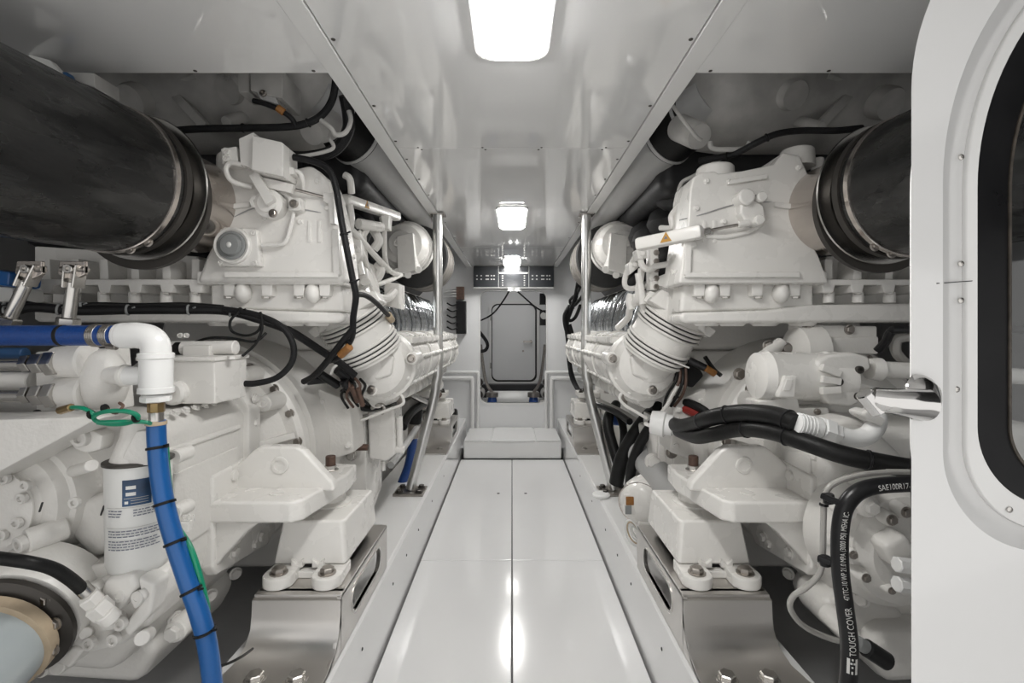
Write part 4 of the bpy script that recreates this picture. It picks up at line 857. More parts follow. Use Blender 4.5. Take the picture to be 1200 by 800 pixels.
b = B(); b.cyl(P(-460, 446, 1.16), P(40, 446, 1.16), .022); tag(b.make('white_pipe', 'cast'), 'white pipe between the two steel hydraulic pipes', 'pipe')
b = B(); b.prism([(-90, 494), (105, 488), (112, 492), (30, 536), (-90, 602)], .99, 1.10, .006); tag(b.make('support_plate', 'cast'), 'white slanted support plate under the manifold block', 'plate')
t = thing('valve_block', 'white square valve block with a horizontal solenoid on the gearbox top', 'valve block', P(250, 475, 1.35))
b = B(); b.box(-1.02, -.815, 1.31, 1.47, 1.0, 1.12, .006); b.make('block', 'paint', t)
b = B(); b.box(-1.03, -.81, 1.305, 1.475, 1.118, 1.13, .003); b.make('lid', 'paint', t)
b = B(); b.cyl(P(214, 408, 1.42), P(277, 407, 1.42), .021); b.make('solenoid', 'paint', t)
b = B(); b.box(-.96, -.88, 1.39, 1.45, 1.12, 1.16, .004); b.make('saddle', 'paint', t)
b = B(); b.cyl(P(206, 408, 1.42), P(215, 408, 1.42), .019); b.make('end_ring', 'hoseblack', t)
b = B(); b.cyl(P(200, 409, 1.42), P(207, 408, 1.42), .012, n=8); b.make('end_screw', 'rust', t)
b = B(); b.box(-1.04, -.93, 1.44, 1.5, 1.15, 1.17, .004); q = b.make('bracket', 'paint', t)
for x in (212, 219): bolt(q, P(x, 393, 1.44), (0, -1, 0), .008, 'paint', 'cap')
b = B(); b.lathe(P(205, 460, 1.30), (0, -1, 0), [(-.02, .033), (.01, .033), (.016, .026), (.016, .013), (.008, .012)], 22); b.make('port', 'paint', t)
for x in (228, 272): b = B(); b.cyl(P(x, 421, 1.36), P(x, 417, 1.36), .012, n=6); b.make('screw_head', 'paint', t)
pc = P(28, 585, 1.12)
t = thing('gear_pump', 'large round white pump housing with tubular bosses beside the filter can', 'pump', pc + V((0, 0, -.15)))
b = B(); b.lathe(pc, (0, 1, 0), [(-.06, .03), (-.06, .075), (-.045, .088), (-.04, .118), (-.02, .128), (-.015, .138), (.02, .15), (.03, .152), (.12, .155)], 44); b.make('housing', 'cast', t)
b = B(); b.lathe(pc + V((0, -.06, 0)), (0, -1, 0), [(0, .085), (.004, .085), (.01, .06), (.01, .02)], 36); b.make('end_face', 'cast', t)
b = B(); b.wprism([(pc.x + .05, .77), (pc.x + .20, .83), (pc.x + .22, .70), (pc.x + .16, .66)], 'y', 1.12, 1.22, .02, 3); b.make('web', 'cast', t)
for (x0, y0, x1, y1, r) in ((30, 634, 78, 618, .026), (108, 545, 86, 552, .013)):
    b = B(); b.cyl(P(x0, y0, 1.04), P(x1, y1, 1.10), r); b.make('boss', 'cast', t)
bolt(t, P(29, 635, 1.035), (-.3, -.9, -.1), .017, 'cast', 'cap')
for x, y in ((32, 568), (28, 583), (5, 626), (22, 612), (90, 588), (8, 560)): bolt(t, P(x, y, 1.05), (0, -1, 0), .012, 'cast', 'cap')
b = B(); b.prism([(84, 508), (90, 502), (110, 505), (120, 510), (117, 528), (100, 532), (84, 526)], 1.06, 1.1, .008); q = b.make('lug', 'cast', t); bolt(q, P(98, 513, 1.06), (0, -1, 0), .018, 'cast', 'cap')
for (x, y, a) in ((48, 594, .35), (120, 598, -.6)):
    b = B(); b.bar(P(x - 2, y + 6, 1.05), P(x + 2, y - 6, 1.05), .004, .004, up=V((0, 1, 0))); b.make('slot', 'gap', t)
# oil filter with its printed label
fc = P(163, 605, 1.10); fr_ = .0635
t = thing('oil_filter', 'white spin-on filter can with a blue printed label', 'filter', fc + V((0, 0, -.13)))
zt = PZ(549, 1.04) - fc.z; zb = PZ(668, 1.1) - fc.z
b = B(); b.lathe(fc, (0, 0, 1), [(zb, .03), (zb + .004, .045), (zb + .014, .056), (zb + .03, .061), (zt - .008, fr_), (zt, fr_)], 40); b.make('can', 'label', t)
b = B(); b.lathe(fc + V((0, 0, zt)), (0, 0, 1), [(0, fr_), (.001, fr_ + .004), (.006, fr_ + .004), (.008, fr_ - .002), (.01, .03)], 40); b.make('rim', 'darkbolt', t)
b = B(); b.lathe(fc + V((.0, 0, zt + .008)), (0, 0, 1), [(0, .054), (.012, .05), (.05, .036), (.09, .03)], 24); b.make('filter_head', 'cast', t)
b = B(); b.prism([(136, 546), (158, 505), (178, 503), (186, 546)], 1.05, 1.09, .006); b.make('head_gusset', 'cast', t)
def wrap(a0, a1, z0, z1, r, m, name, par, n=8, up=False):
    """curved patch on the filter can: angles in degrees measured from the side turned to the walkway"""
    vs = []; fs = []
    for i in range(n + 1):
        q = math.radians(33 + a0 + (a1 - a0) * i / n)
        for z in (z0, z1): vs.append(fc + V((r * math.sin(q), -r * math.cos(q), z)))
    for i in range(n): fs.append((2 * i, 2 * i + 2, 2 * i + 3, 2 * i + 1))
    b = B(); b.raw(vs, fs); return b.make(name, m, par)
lb = wrap(-22, 25, .045, .102, fr_ + .0006, 'labelblue', 'label_panel', t)
for z in (.086, .072): wrap(-16, 0, z - .0045, z + .003, fr_ + .001, 'whiteprint', 'label_box', lb)
wrap(-18, -12, .050, .056, fr_ + .001, 'whiteprint', 'label_mark', lb)
for k, z in enumerate((.062, .057, .051)): wrap(-8 if k else -19, 20, z - .0008, z + .0006, fr_ + .001, 'jacket', 'label_line', lb)
random.seed(3)
for z in (.041, -.003): wrap(-55, 45, z, z + .0009, fr_ + .0008, 'jacket', 'label_rule', t)
for z in [.034, .028, .022] + [-.010 - .006 * k for k in range(3)] + [-.032 - .006 * k for k in range(4)]:
    a = -50
    while a < 34:
        w = random.uniform(3, 9); wrap(a, a + w, z, z + .0022, fr_ - .001 + .0018, 'print', 'label_text', t, 2); a += w + 1.6
        if z > .02 and -26 < a < -8: a = -4
# raised casting number on the gearbox side
cu = bpy.data.curves.new('n', 'FONT'); cu.body = '11801'; cu.size = .022; cu.extrude = .001
o = bpy.data.objects.new('n', cu); col.objects.link(o); me = bpy.data.meshes.new_from_object(o.evaluated_get(bpy.context.evaluated_depsgraph_get())); bpy.data.objects.remove(o)
me.materials.clear(); me.materials.append(M['paint']); p = P(203, 610, 1.155)
link('casting_number', me, p, GL, Matrix.Translation(p) @ Matrix.Rotation(math.pi / 2, 4, 'X'))
b = B(); p = P(212, 617, 1.155); b.box(p.x - .02, p.x + .02, 1.152, 1.17, p.z - .012, p.z + .012, .003); b.make('casting_plate', 'paint', GL)
# propeller shaft with coupling, and trolling valve
t = thing('propeller_shaft', 'pale grey shaft tube with tan end ring and dark coupling', 'shaft', V((-1.06, .6, .45)))
sc = V((-1.035, .95, .572)); sx = V((.16, -1, -.26)).normalized()
b = B(); b.lathe(sc, sx, [(0, .08), (.0, .096), (.42, .096)], 44); b.make('tube', 'shaftgrey', t)
b = B(); b.lathe(sc - sx * .022, sx, [(0, .08), (0, .102), (.003, .105), (.026, .105), (.03, .096)], 44); b.make('end_ring', 'tan', t)
b = B(); b.lathe(sc - sx * .05, sx, [(0, .118), (.012, .118), (.016, .11), (.03, .085)], 44); cp = b.make('coupling', 'darkbolt', t)
b = B(); b.lathe(sc - sx * .16, sx, [(0, .122), (.09, .122), (.1, .118), (.105, .10)], 44); b.make('flange', 'cast', t)
for k in range(12):
    q = math.radians(30 * k + 10); bolt(cp, sc - sx * .035 + V((.102 * math.cos(q), 0, .102 * math.sin(q))), (0, -1, 0), .011, 'bolt', 'hex')
t = thing('trolling_valve', 'lumpy white hydraulic valve casting beside the shaft coupling', 'valve', P(130, 780, 1.1)); Yt = 1.06
b = B(); b.prism([(92, 700), (118, 676), (150, 668), (184, 676), (188, 700), (172, 735), (140, 758), (92, 770), (66, 790), (48, 788), (70, 760), (80, 735)], Yt, Yt + .12, .018, 3); b.make('casting', 'cast', t)
b = B(); b.prism([(120, 680), (155, 672), (160, 690), (135, 720), (112, 712)], Yt - .03, Yt + .02, .012, 3); b.make('raised_pad', 'cast', t)
b = B(); b.prism([(160, 676), (182, 684), (176, 720), (150, 748), (142, 736), (165, 705)], Yt - .02, Yt + .03, .008, 3); b.make('cover_plate', 'cast', t)
for (x, y, dx, dy, r) in ((66, 782, 18, -10, .016), (48, 786, 16, -10, .014), (80, 738, 30, -4, .02), (92, 752, 18, -6, .014), (78, 720, 20, 4, .018), (100, 742, 8, -4, .012), (132, 748, 8, -4, .012), (166, 748, 8, -6, .015)):
    b = B(); b.cyl(P(x, y, Yt - .02), P(x + dx, y + dy, Yt + .02), r); b.make('boss', 'cast', t)
for q, y0 in (([(92, 690), (108, 684), (118, 692), (104, 704)], Yt - .02), ([(60, 776), (84, 758), (98, 762), (80, 784)], Yt - .03), ([(150, 700), (166, 690), (172, 700), (156, 716)], Yt - .03), ([(112, 726), (134, 724), (138, 738), (116, 742)], Yt - .03), ([(96, 664), (124, 660), (128, 676), (104, 684)], Yt + .02), ([(150, 660), (176, 664), (180, 676), (152, 672)], Yt + .01)):
    b = B(); b.prism(q, y0, y0 + .06, .007, 3); b.make('raised_pad', 'cast', t)
for x, y in ((144, 729), (136, 748), (165, 698), (108, 752), (144, 696), (92, 718)): bolt(t, P(x, y, Yt - .02), (-.1, -1, .1), .014, 'cast', 'cap')
t = thing('hydraulic_hose', 'black hydraulic hose with white hex fitting above the shaft', 'hose', P(60, 680, 1.0))
b = B(); b.tube(pt([(-420, 660, .8), (-200, 646, .85), (-40, 650, .9), (0, 654, .9), (35, 659, .91), (62, 666, .94), (82, 678, .97), (96, 690, 1.0)]), .0118, 14); b.make('hose', 'hoseblack', t)
for (x, y, dx, dy, r, m, n) in ((94, 686, 12, 12, .0145, 'steel', 16), (103, 698, 10, 9, .021, 'cast', 6), (112, 708, 12, 10, .024, 'cast', 6), (122, 718, 10, 8, .02, 'cast', 16)):
    b = B(); b.cyl(P(x, y, 1.0), P(x + dx, y + dy, 1.01), r * .97, n=n); b.make('fitting', m, t)
run('cable', 'short black wire from the falling blue hose to the steel mount base', 'cable', [(258, 780, 1.02), (270, 776, 1.05), (285, 768, 1.1), (296, 760, 1.2)], .003, 'hoseblack')

for k, (l, r, m, lab) in enumerate((([(398, 458, 2.0), (414, 472, 2.02), (432, 478, 2.06), (452, 472, 2.2), (470, 466, 2.4)], .016, 'hoseblack', 'black hose tucked under the round air cover above the white control box'),
     ([(404, 470, 2.0), (412, 484, 2.02), (410, 500, 2.05), (414, 514, 2.07)], .010, 'rust', 'rusty brown wire hanging beside the white control box'),
     ([(472, 500, 2.5), (478, 488, 2.6), (488, 478, 2.8), (506, 468, 3.2)], .024, 'hoseblack', 'black hose rising behind the dark blue hose'),
     ([(458, 545, 2.3), (476, 520, 2.6), (490, 498, 3.0)], .018, 'duct', 'grey pipe sloping behind the dark blue hose'),
     ([(480, 462, 2.6), (496, 470, 2.9), (510, 474, 3.2)], .016, 'steel', 'short steel pipe below the charge air pipe behind the post'),
     ([(436, 478, 2.02), (444, 474, 2.0), (450, 476, 2.0), (448, 484, 2.04)], .008, 'steel', 'small steel loop pipe on top of the white control box'))):
    run('engine_hose' if m == 'hoseblack' else 'engine_pipe', lab, 'hose' if m == 'hoseblack' else 'pipe', l, r, m)
for k, (x, y) in enumerate(((492, 470), (500, 486))):
    t = thing('drain_valve', ('upper', 'lower')[k] + ' small dark valve on the engine side behind the bent post', 'valve', P(x, y, 3.0))
    b = B(); b.cyl(P(x - 4, y, 3.0), P(x + 5, y + 1, 3.0), .03); b.make('body', 'bolt', t); b = B(); b.cyl(P(x, y - 5, 3.0), P(x, y + 4, 3.0), .018); b.make('stem', 'darkbolt', t)
# ================================================================ things on the side of the open door
for (x, y0, y1, r, w) in ((838, 200, 196, .06, 1), (934, 184, 176, .052, 1), (958, 190, 186, .02, 0)):
    p = P(x, y1, 1.62); b = B(); b.lathe(p, (0, 0, -1), [(0, r * .7), (0, r * .92), (.006, r), (.06, r * 1.05)], 26); b.make('casting_boss', 'paint', ENG[1])
t = thing('throttle_linkage', 'white bell crank and push rod on the exhaust housing of the starter side', 'linkage', P(884, 262, 1.53))
b = B(); b.prism([(868, 236), (880, 232), (896, 240), (898, 256), (890, 264), (876, 262), (868, 250)], 1.515, 1.56, .008, 3); b.make('crank', 'paint', t)
for x, y, r in ((874, 231, .026), (892, 231, .016), (889, 258, .016)):
    p = P(x, y, 1.51); b = B(); b.lathe(p, (0, -1, 0), [(-.04, r), (.008, r), (.012, r * .8), (.012, r * .3)], 20); b.make('pivot', 'paint', t)
b = B(); b.cyl(P(825, 271, 1.54), P(872, 262, 1.52), .005, n=8); b.make('push_rod', 'bolt', t)
b = B(); b.cyl(P(865, 263, 1.52), P(878, 261, 1.52), .011); b.make('rod_end', 'paint', t)
b = B(); b.cyl(P(824, 272, 1.54), P(832, 270, 1.54), .012, n=8); b.make('rod_nut', 'steel', t)
b = B(); b.tube(pt([(826, 276, 1.545), (850, 278, 1.55), (880, 270, 1.545), (897, 258, 1.54)]), .008); b.make('lower_rib', 'paint', t)
fr = rail(P(746, 287, 1.64), P(824, 271, 1.50), .50, 'white fuel rail with a yellow warning triangle leading to the bell crank', 0)
pipes = [([(774, 267, 1.75), (787, 266, 1.7), (787, 252, 1.7), (800, 238, 1.66), (806, 232, 1.66)], .010), ([(766, 312, 1.75), (785, 309, 1.7), (808, 304, 1.62), (816, 292, 1.57), (818, 284, 1.56)], .011),
         ([(783, 304, 1.7), (790, 294, 1.68), (806, 288, 1.6)], .006), ([(750, 295, 1.8), (752, 310, 1.8), (760, 316, 1.8), (768, 312, 1.75)], .012), ([(745, 300, 1.85), (735, 318, 1.95), (732, 332, 1.95), (738, 338, 1.95), (760, 334, 1.85), (764, 326, 1.8)], .011),
         ([(752, 315, 1.85), (749, 335, 1.85), (747, 350, 1.85), (738, 362, 1.95), (736, 372, 2.0), (724, 384, 2.1)], .014), ([(752, 355, 1.85), (756, 366, 1.85), (762, 372, 1.82)], .011), ([(748, 320, 1.82), (751, 340, 1.82), (753, 356, 1.82)], .014), ([(740, 345, 1.9), (738, 352, 1.9), (740, 362, 1.9)], .017)]
for l, r in pipes:
    b = B(); b.tube(pt(l), r, 10); b.make('fuel_pipe', 'paint', fr)
for q, y0 in (([(745, 292), (757, 290), (760, 302), (748, 304)], 1.78), ([(762, 288), (772, 286), (772, 340), (762, 340)], 1.8), ([(742, 344), (762, 342), (764, 356), (744, 358)], 1.86), ([(806, 282), (816, 279), (817, 292), (807, 294)], 1.55), ([(736, 308), (748, 300), (752, 310), (738, 322)], 1.88)):
    b = B(); b.prism(q, y0, y0 + .06, .006); k = b.make('pipe_block', 'paint', fr); bolt(k, P(sum(a for a, _ in q) / 4, sum(c for _, c in q) / 4, y0), (0, -1, 0), .012, 'paint', 'hex')
for y in (296, 306, 316, 326, 336): bolt(fr, P(769, y, 1.8), (0, -1, 0), .009, 'bolt', 'hex')
# cables
run('cable', 'black cable sweeping under the exhaust jacket over the starter side housing', 'cable', [(1010, 150, 1.5), (980, 153, 1.5), (940, 153, 1.52), (910, 157, 1.52), (885, 168, 1.54), (862, 180, 1.58), (845, 184, 1.62), (820, 188, 1.68)], .0105, 'cable', (.5, .8))
run('vent_pipe', 'grey vent pipe under the exhaust jacket on the starter side', 'pipe', [(832, 166, 1.58), (834, 173, 1.58), (845, 175, 1.58), (872, 174, 1.58), (878, 167, 1.58)], .008, 'jacket')
run('vent_pipe', 'long grey vent pipe slanting down to the upper housing corner', 'pipe', [(856, 178, 1.62), (838, 190, 1.65), (815, 205, 1.68), (800, 213, 1.7), (795, 224, 1.7)], .007, 'jacket')
run('vent_pipe', 'thin grey pipe beside the ceiling edge above the duct sleeve', 'pipe', [(786, 120, 1.5), (800, 140, 1.52), (816, 160, 1.55), (822, 164, 1.56)], .006, 'jacket')
t = thing('cable_bundle', 'tangled black cable bundle hanging down the bulkhead behind the steel post', 'cable', P(672, 470, 4.6))
for k, l in enumerate(([(678, 330, 4.3), (674, 350, 4.4), (668, 366, 4.5), (664, 380, 4.5), (666, 400, 4.5), (668, 430, 4.5), (675, 452, 4.4), (684, 464, 4.2)], [(684, 345, 4.2), (675, 356, 4.4), (667, 362, 4.5), (667, 375, 4.5), (674, 372, 4.5), (680, 358, 4.3)], [(668, 358, 4.5), (662, 370, 4.5), (664, 386, 4.5), (670, 392, 4.5), (667, 380, 4.5)], [(666, 420, 4.5), (670, 444, 4.45), (680, 460, 4.3), (690, 470, 4.0)], [(680, 336, 4.2), (676, 344, 4.4), (668, 352, 4.5), (672, 362, 4.5)])):
    b = B(); b.tube(pt(l), (.022, .016, .022, .016, .014)[k], 8); b.make('cable', 'cable', t)
# starter motor
t = thing('starter_motor', 'white cylindrical starter motor with bolted end flange', 'starter motor', P(950, 475, 1.45)); Ys = 1.42
b = B(); b.lathe(P(884, 440, Ys), P(995, 443, Ys) - P(884, 440, Ys), [(0, .05), (.005, .068), (.03, .076), (.035, .073), (.2, .073), (.205, .078), (.26, .078), (.27, .05)], 34); b.make('barrel', 'paint', t)
b = B(); b.prism([(958, 424), (970, 416), (1000, 413), (1020, 418), (1022, 432), (1008, 440), (1012, 470), (998, 478), (972, 474), (962, 460)], Ys - .07, Ys - .02, .01, 3); q = b.make('end_flange', 'cast', t)
for x, y in ((1006, 433), (982, 447), (1005, 464)): bolt(q, P(x, y, Ys - .07), (0, -1, 0), .011, 'darkbolt', 'cap')
for k in range(3):
    b = B(); b.bar(P(962, 430 + 14 * k, Ys - .075), P(984, 438 + 9 * k, Ys - .075), .02, .02, up=V((0, 1, 0))); b.make('rib', 'cast', t)
b = B(); b.lathe(P(1018, 432, Ys - .03), (1, 0, -.05), [(0, .03), (.03, .034), (.032, .024), (1.1, .022)], 20); b.make('cable_gland', 'paint', t)
b = B(); b.prism([(912, 466), (920, 440), (935, 440), (932, 466)], Ys - .085, Ys - .06, .006); q = b.make('bracket', 'paint', t)
b = B(); b.prism([(918, 458), (922, 444), (930, 444), (927, 458)], Ys - .088, Ys - .08, .003); b.make('bracket_recess', 'cast', q)
b = B(); b.prism([(888, 470), (935, 464), (938, 478), (972, 478), (972, 492), (890, 488)], Ys - .04, Ys + .04, .006); q = b.make('support', 'paint', t); bolt(q, P(957, 482, Ys - .04), (0, -1, 0), .009, 'bolt', 'cap')
for x, y in ((900, 405), (866, 438), (921, 408)): bolt(t, P(x, y, 1.55), (0, -1, 0), .016, 'bolt', 'hex')
b = B(); b.cyl(P(886, 425, 1.5), P(915, 402, 1.56), .02); b.make('pinion_housing', 'cast', t)
t = thing('heat_exchanger', 'pale square ended cooler behind the starter motor', 'cooler', P(1000, 412, 1.62))
b = B(); b.prism([(960, 396), (1030, 394), (1030, 415), (960, 415)], 1.58, 1.66, .006); b.make('box', 'cast', t)
b = B(); b.lathe(P(925, 412, 1.62), (1, 0, 0), [(0, .05), (.02, .085), (.09, .09), (.1, .07)], 26); b.make('end_cap', 'cast', t)
for x in (945, 995): bolt(t, P(x, 386, 1.6), (0, -1, 0), .014, 'bolt', 'hex')
b = B(); b.prism([(935, 380), (1028, 382), (1028, 396), (935, 396)], 1.6, 1.66, .005); b.make('top_bar', 'cast', t)
run('cable', 'black bent cable end beside the pale cooler', 'cable', [(1500, 392, 1.4), (1200, 386, 1.4), (1066, 386, 1.4), (1045, 388, 1.42), (1038, 400, 1.44), (1028, 411, 1.46)], .012, 'plasticblack')
run('grey_hose', 'grey hose curving down beside the pale cooler', 'hose', [(1068, 394, 1.42), (1052, 398, 1.44), (1050, 412, 1.45), (1060, 424, 1.46)], .014, 'clearhose')
# black sleeved hoses with white elbow
run('coolant_line', 'thick black sleeved hose ending in the white threaded fitting', 'hose', [(783, 494, 1.9), (797, 499, 1.75), (815, 496, 1.62), (835, 489, 1.5), (865, 484, 1.42), (895, 485, 1.32), (918, 490, 1.26), (934, 497, 1.22)], .026, 'hoseblack', (.35, .52, .9), 'plasticblack', n=18)
run('coolant_line', 'long black sleeved hose passing under the white elbow to the open door', 'hose', [(795, 505, 1.8), (815, 512, 1.62), (835, 509, 1.5), (865, 503, 1.42), (900, 505, 1.30), (940, 517, 1.2), (985, 532, 1.14), (1030, 542, 1.11), (1075, 550, 1.09), (1130, 556, 1.08), (1450, 562, 1.08), (1760, 562, 1.08)], .0225, 'hoseblack', (.3, .42, .62), 'plasticblack', n=18)
t = thing('hose_elbow', 'white threaded elbow fitting at the thick black hose end', 'pipe fitting', P(985, 520, 1.36)); Ye = 1.22
b = B(); b.lathe(P(932, 496, Ye), P(962, 503, Ye) - P(932, 496, Ye), [(0, .025), (.002, .028), (.06, .028), (.062, .024)], 22); fo = b.make('threaded_collar', 'pvc', t)
for k in range(5):
    a = P(934 + 4 * k, 496.5 + 1 * k, Ye); b = B(); b.lathe(a, P(962, 503, Ye) - P(932, 496, Ye), [(0, .028), (.001, .0295), (.003, .0295), (.004, .028)], 22); b.make('thread', 'pvc', fo)
b = B(); b.cyl(P(961, 502, Ye), P(973, 506, Ye), .033, n=6, c=.06); b.make('hex_nut', 'pvc', t)
b = B(); b.cyl(P(972, 506, Ye), P(982, 509, Ye), .027, n=6); b.make('hex_nut', 'pvc', t)
b = B(); b.tube(pt([(980, 509, Ye), (998, 513, Ye), (1014, 511, Ye), (1024, 502, Ye), (1028, 490, Ye + .02), (1022, 482, Ye + .06)]), .023, 18); b.make('elbow', 'pvc', t)
b = B(); b.prism([(1012, 484), (1022, 480), (1040, 492), (1034, 500), (1015, 490)], Ye - .03, Ye + .03, .006); b.make('flange', 'paint', t)
b = B(); b.prism([(955, 496), (1000, 488), (1030, 505), (1062, 535), (1060, 560), (1010, 545), (960, 520)], 1.27, 1.36, .02, 3); b.make('bracket_casting', 'cast', t)
p = P(779, 497, 1.85); t = thing('hose_gland', 'white round gland at the start of the thick black hose', 'fitting', p)
b = B(); b.lathe(p, (1, -.5, -.1), [(-.05, .03), (-.05, .045), (.0, .05), (.005, .042), (.03, .04)], 22); b.make('gland', 'pvc', t)
b = B(); b.lathe(p, (1, -.5, -.1), [(.03, .032), (.05, .036), (.052, .03)], 22); b.make('nut', 'pvc', t)
# red and black battery cables, connectors below the round cover
for k, (l, m, lab) in enumerate((([(790, 476, 1.95), (805, 480, 1.9), (820, 488, 1.85), (832, 500, 1.8), (836, 520, 1.82)], 'red', 'red battery cable arching behind the black hoses'), ([(786, 468, 1.96), (806, 472, 1.9), (826, 482, 1.84), (840, 500, 1.8), (842, 525, 1.82)], 'hoseblack', 'black battery cable arching above the red battery cable'))):
    run('battery_cable', lab, 'cable', l, .018, m)
t = thing('wiring_junction', 'dark connector cluster with orange tape beside the bellows', 'connector', P(800, 460, 1.9))
b = B(); b.tube(pt([(826, 418, 1.8), (836, 432, 1.8), (845, 440, 1.78)]), .008, 8); b.make('wire', 'hoseblack', t)
b = B(); b.cyl(P(827, 431, 1.79), P(838, 438, 1.79), .013); b.make('orange_tape', 'orange', t)
b = B(); b.cyl(P(808, 422, 1.82), P(828, 432, 1.8), .014); b.make('connector', 'plasticblack', t)
b = B(); b.prism([(792, 425), (812, 418), (826, 440), (812, 455), (792, 448)], 1.9, 1.96, .01); b.make('connector_body', 'plasticblack', t)
for k in range(4):
    b = B(); b.tube(pt([(794 + 3 * k, 430, 1.86), (792 + 4 * k, 446, 1.84), (782 + 6 * k, 462, 1.86), (778 + 4 * k, 476, 1.9)]), .006, 6); b.make('wire', ('hoseblack', 'rust')[k % 2], t)
b = B(); b.bar(P(790, 424, 1.8), P(808, 431, 1.8), .006, .006); b.make('clip', 'paint', t)
run('thin_pipe', 'thin white pipe bent below the round air cover towards the black hoses', 'pipe', [(731, 457, 1.97), (726, 466, 1.97), (733, 475, 1.97), (748, 484, 1.97), (758, 490, 1.97)], .0065, 'paint')
run('thin_pipe', 'thin white pipe hooked beneath the dark connector cluster', 'pipe', [(794, 452, 1.84), (788, 462, 1.86), (782, 474, 1.88), (772, 488, 1.9), (764, 498, 1.92), (756, 496, 1.95)], .008, 'paint')
# black hoses standing behind the post
for k, (l, r, m, lab) in enumerate((([(700, 470, 3.1), (725, 482, 2.8), (748, 496, 2.5), (770, 505, 2.3)], .022, 'cast', 'pale thick pipe along the engine side behind the bent post near the pump'), ([(722, 474, 3.0), (714, 486, 2.85), (713, 502, 2.75), (719, 525, 2.7), (727, 552, 2.65)], .03, 'hoseblack', 'first upright black hose beside the bent post'), ([(718, 478, 2.9), (728, 492, 2.8), (731, 515, 2.7), (727, 552, 2.6)], .022, 'hoseblack', 'slim upright black hose between the thick black hoses'),
     ([(772, 478, 2.3), (758, 490, 2.4), (740, 515, 2.4), (728, 540, 2.42), (722, 566, 2.45)], .036, 'hoseblack', 'thickest black hose slanting down beside the bent post'), ([(778, 486, 2.1), (764, 498, 2.15), (750, 520, 2.2), (740, 548, 2.25), (738, 576, 2.3)], .024, 'hoseblack', 'black hose slanting down next to the pale exhaust pipe'), ([(700, 474, 2.9), (720, 482, 2.7), (738, 494, 2.5)], .018, 'plasticblack', 'black cable with red mark slung behind the bent post'),
     ([(790, 546, 2.4), (770, 548, 2.4), (757, 553, 2.4), (750, 561, 2.42), (748, 580, 2.45)], .014, 'hoseblack', 'short black hose hooked over the pale bent pipe'))):
    run('engine_hose', lab, 'hose', l, r, m, n=14)
run('drain_pipe', 'pale bent pipe running down behind the white mount on the starter side', 'pipe', [(752, 530, 2.3), (770, 552, 2.15), (792, 580, 2.0), (815, 610, 1.95)], .07, 'duct', n=20)
t = thing('fuel_filter_bowl', 'small blue filter among the upright black hoses', 'filter', P(722, 505, 2.9))
b = B(); b.cyl(P(716, 492, 2.95), P(734, 494, 2.95), .03); b.make('bowl', 'blue', t); b = B(); b.cyl(P(712, 492, 2.95), P(717, 492, 2.95), .034); b.make('cap', 'darkbolt', t)
t = thing('lower_casting', 'white casting block with bolts below the round air cover on the starter side', 'casting', P(775, 560, 2.2))
b = B(); b.prism([(762, 505), (786, 505), (786, 560), (776, 575), (758, 548), (766, 530)], 2.12, 2.35, .02, 3); b.make('block', 'cast', t)
b = B(); b.prism([(786, 505), (826, 508), (828, 545), (790, 552)], 2.0, 2.15, .008); b.make('plate', 'paint', t)
bolt(t, P(787, 530, 2.0), (0, -1, 0), .02, 'bolt'); bolt(t, P(765, 540, 2.12), (0, -1, 0), .03, 'cast')
b = B(); b.cyl(P(800, 514, 1.96), P(816, 514, 1.96), .014, n=8); tag(b.make('plug', 'rust'), 'brown threaded plug under the thick black hoses', 'plug')
for x, m, l in ((828, 'red', 'red cable end below the black hoses'), (834, 'green', 'green cable end below the black hoses')):
    b = B(); b.tube(pt([(x, 512, 1.92), (x, 525, 1.92), (x - 2, 540, 1.95)]), .012, 8); tag(b.make('cable', m), l, 'cable')
# bilge pump and its wires on the stringer
t = thing('bilge_pump', 'white rounded pump with an orange sticker on the stringer beside the mount', 'pump', V((.60, 2.12, ZL)))
c = P(750, 588, 2.12)
b = B(); b.lathe(c + V((-.02, -.06, .0)), (.45, .9, .1), [(0, .02), (.0, .055), (.012, .08), (.03, .092), (.10, .096), (.16, .085), (.18, .06)], 30); b.make('body', 'paint', t)
b = B(); b.tube([c + V((.0, .02, .055)), c + V((.04, .05, .08)), c + V((.09, .08, .06)), c + V((.13, .1, .02))], .036, 16); b.make('outlet', 'paint', t)
b = B(); b.lathe(c + V((-.008, -.03, .0)), (.45, .9, .1), [(0, .080), (.002, .097), (.008, .097), (.01, .08)], 30); b.make('rim', 'elbowsteel', t)
b = B(); b.box(c.x - .085, c.x - .02, c.y - .05, c.y - .03, c.z - .04, c.z + .05, .008); b.make('terminal_cover', 'paint', t)
b = B(); b.box(c.x - .075, c.x - .04, c.y - .054, c.y - .05, c.z + .005, c.z + .042, .002); b.make('sticker', 'orange', t)
b = B(); b.box(c.x - .078, c.x - .05, c.y - .053, c.y - .05, c.z - .035, c.z + .003, .002); b.make('grey_sticker', 'pad', t)
b = B(); b.box(.545, .72, 2.05, 2.22, ZL, PZ(607, 2.1), .01); b.make('foot', 'paint', t)
for k in range(3): bolt(t, c + V((.055, -.045, -.01 - .022 * k)), (-.2, -1, 0), .009, 'darkbolt', 'cap')
t = thing('wire_coil', 'coil of pale wires hanging at the stringer edge under the pump', 'wire', P(742, 640, 1.95))
for k in range(4):
    b = B(); l = []
    for j in range(13):
        q = 2 * math.pi * j / 12; l.append(P(741 + (8 - 1.6 * k) * math.cos(q) + 1.5 * k + 4 * math.sin(q), 624 + (15 - 2.5 * k) * math.sin(q), 2.0 + .01 * k))
    b.tube(l, .0035, 6, 2); b.make('wire', ('pvc', 'tan', 'pvc', 'whiteprint')[k], t)
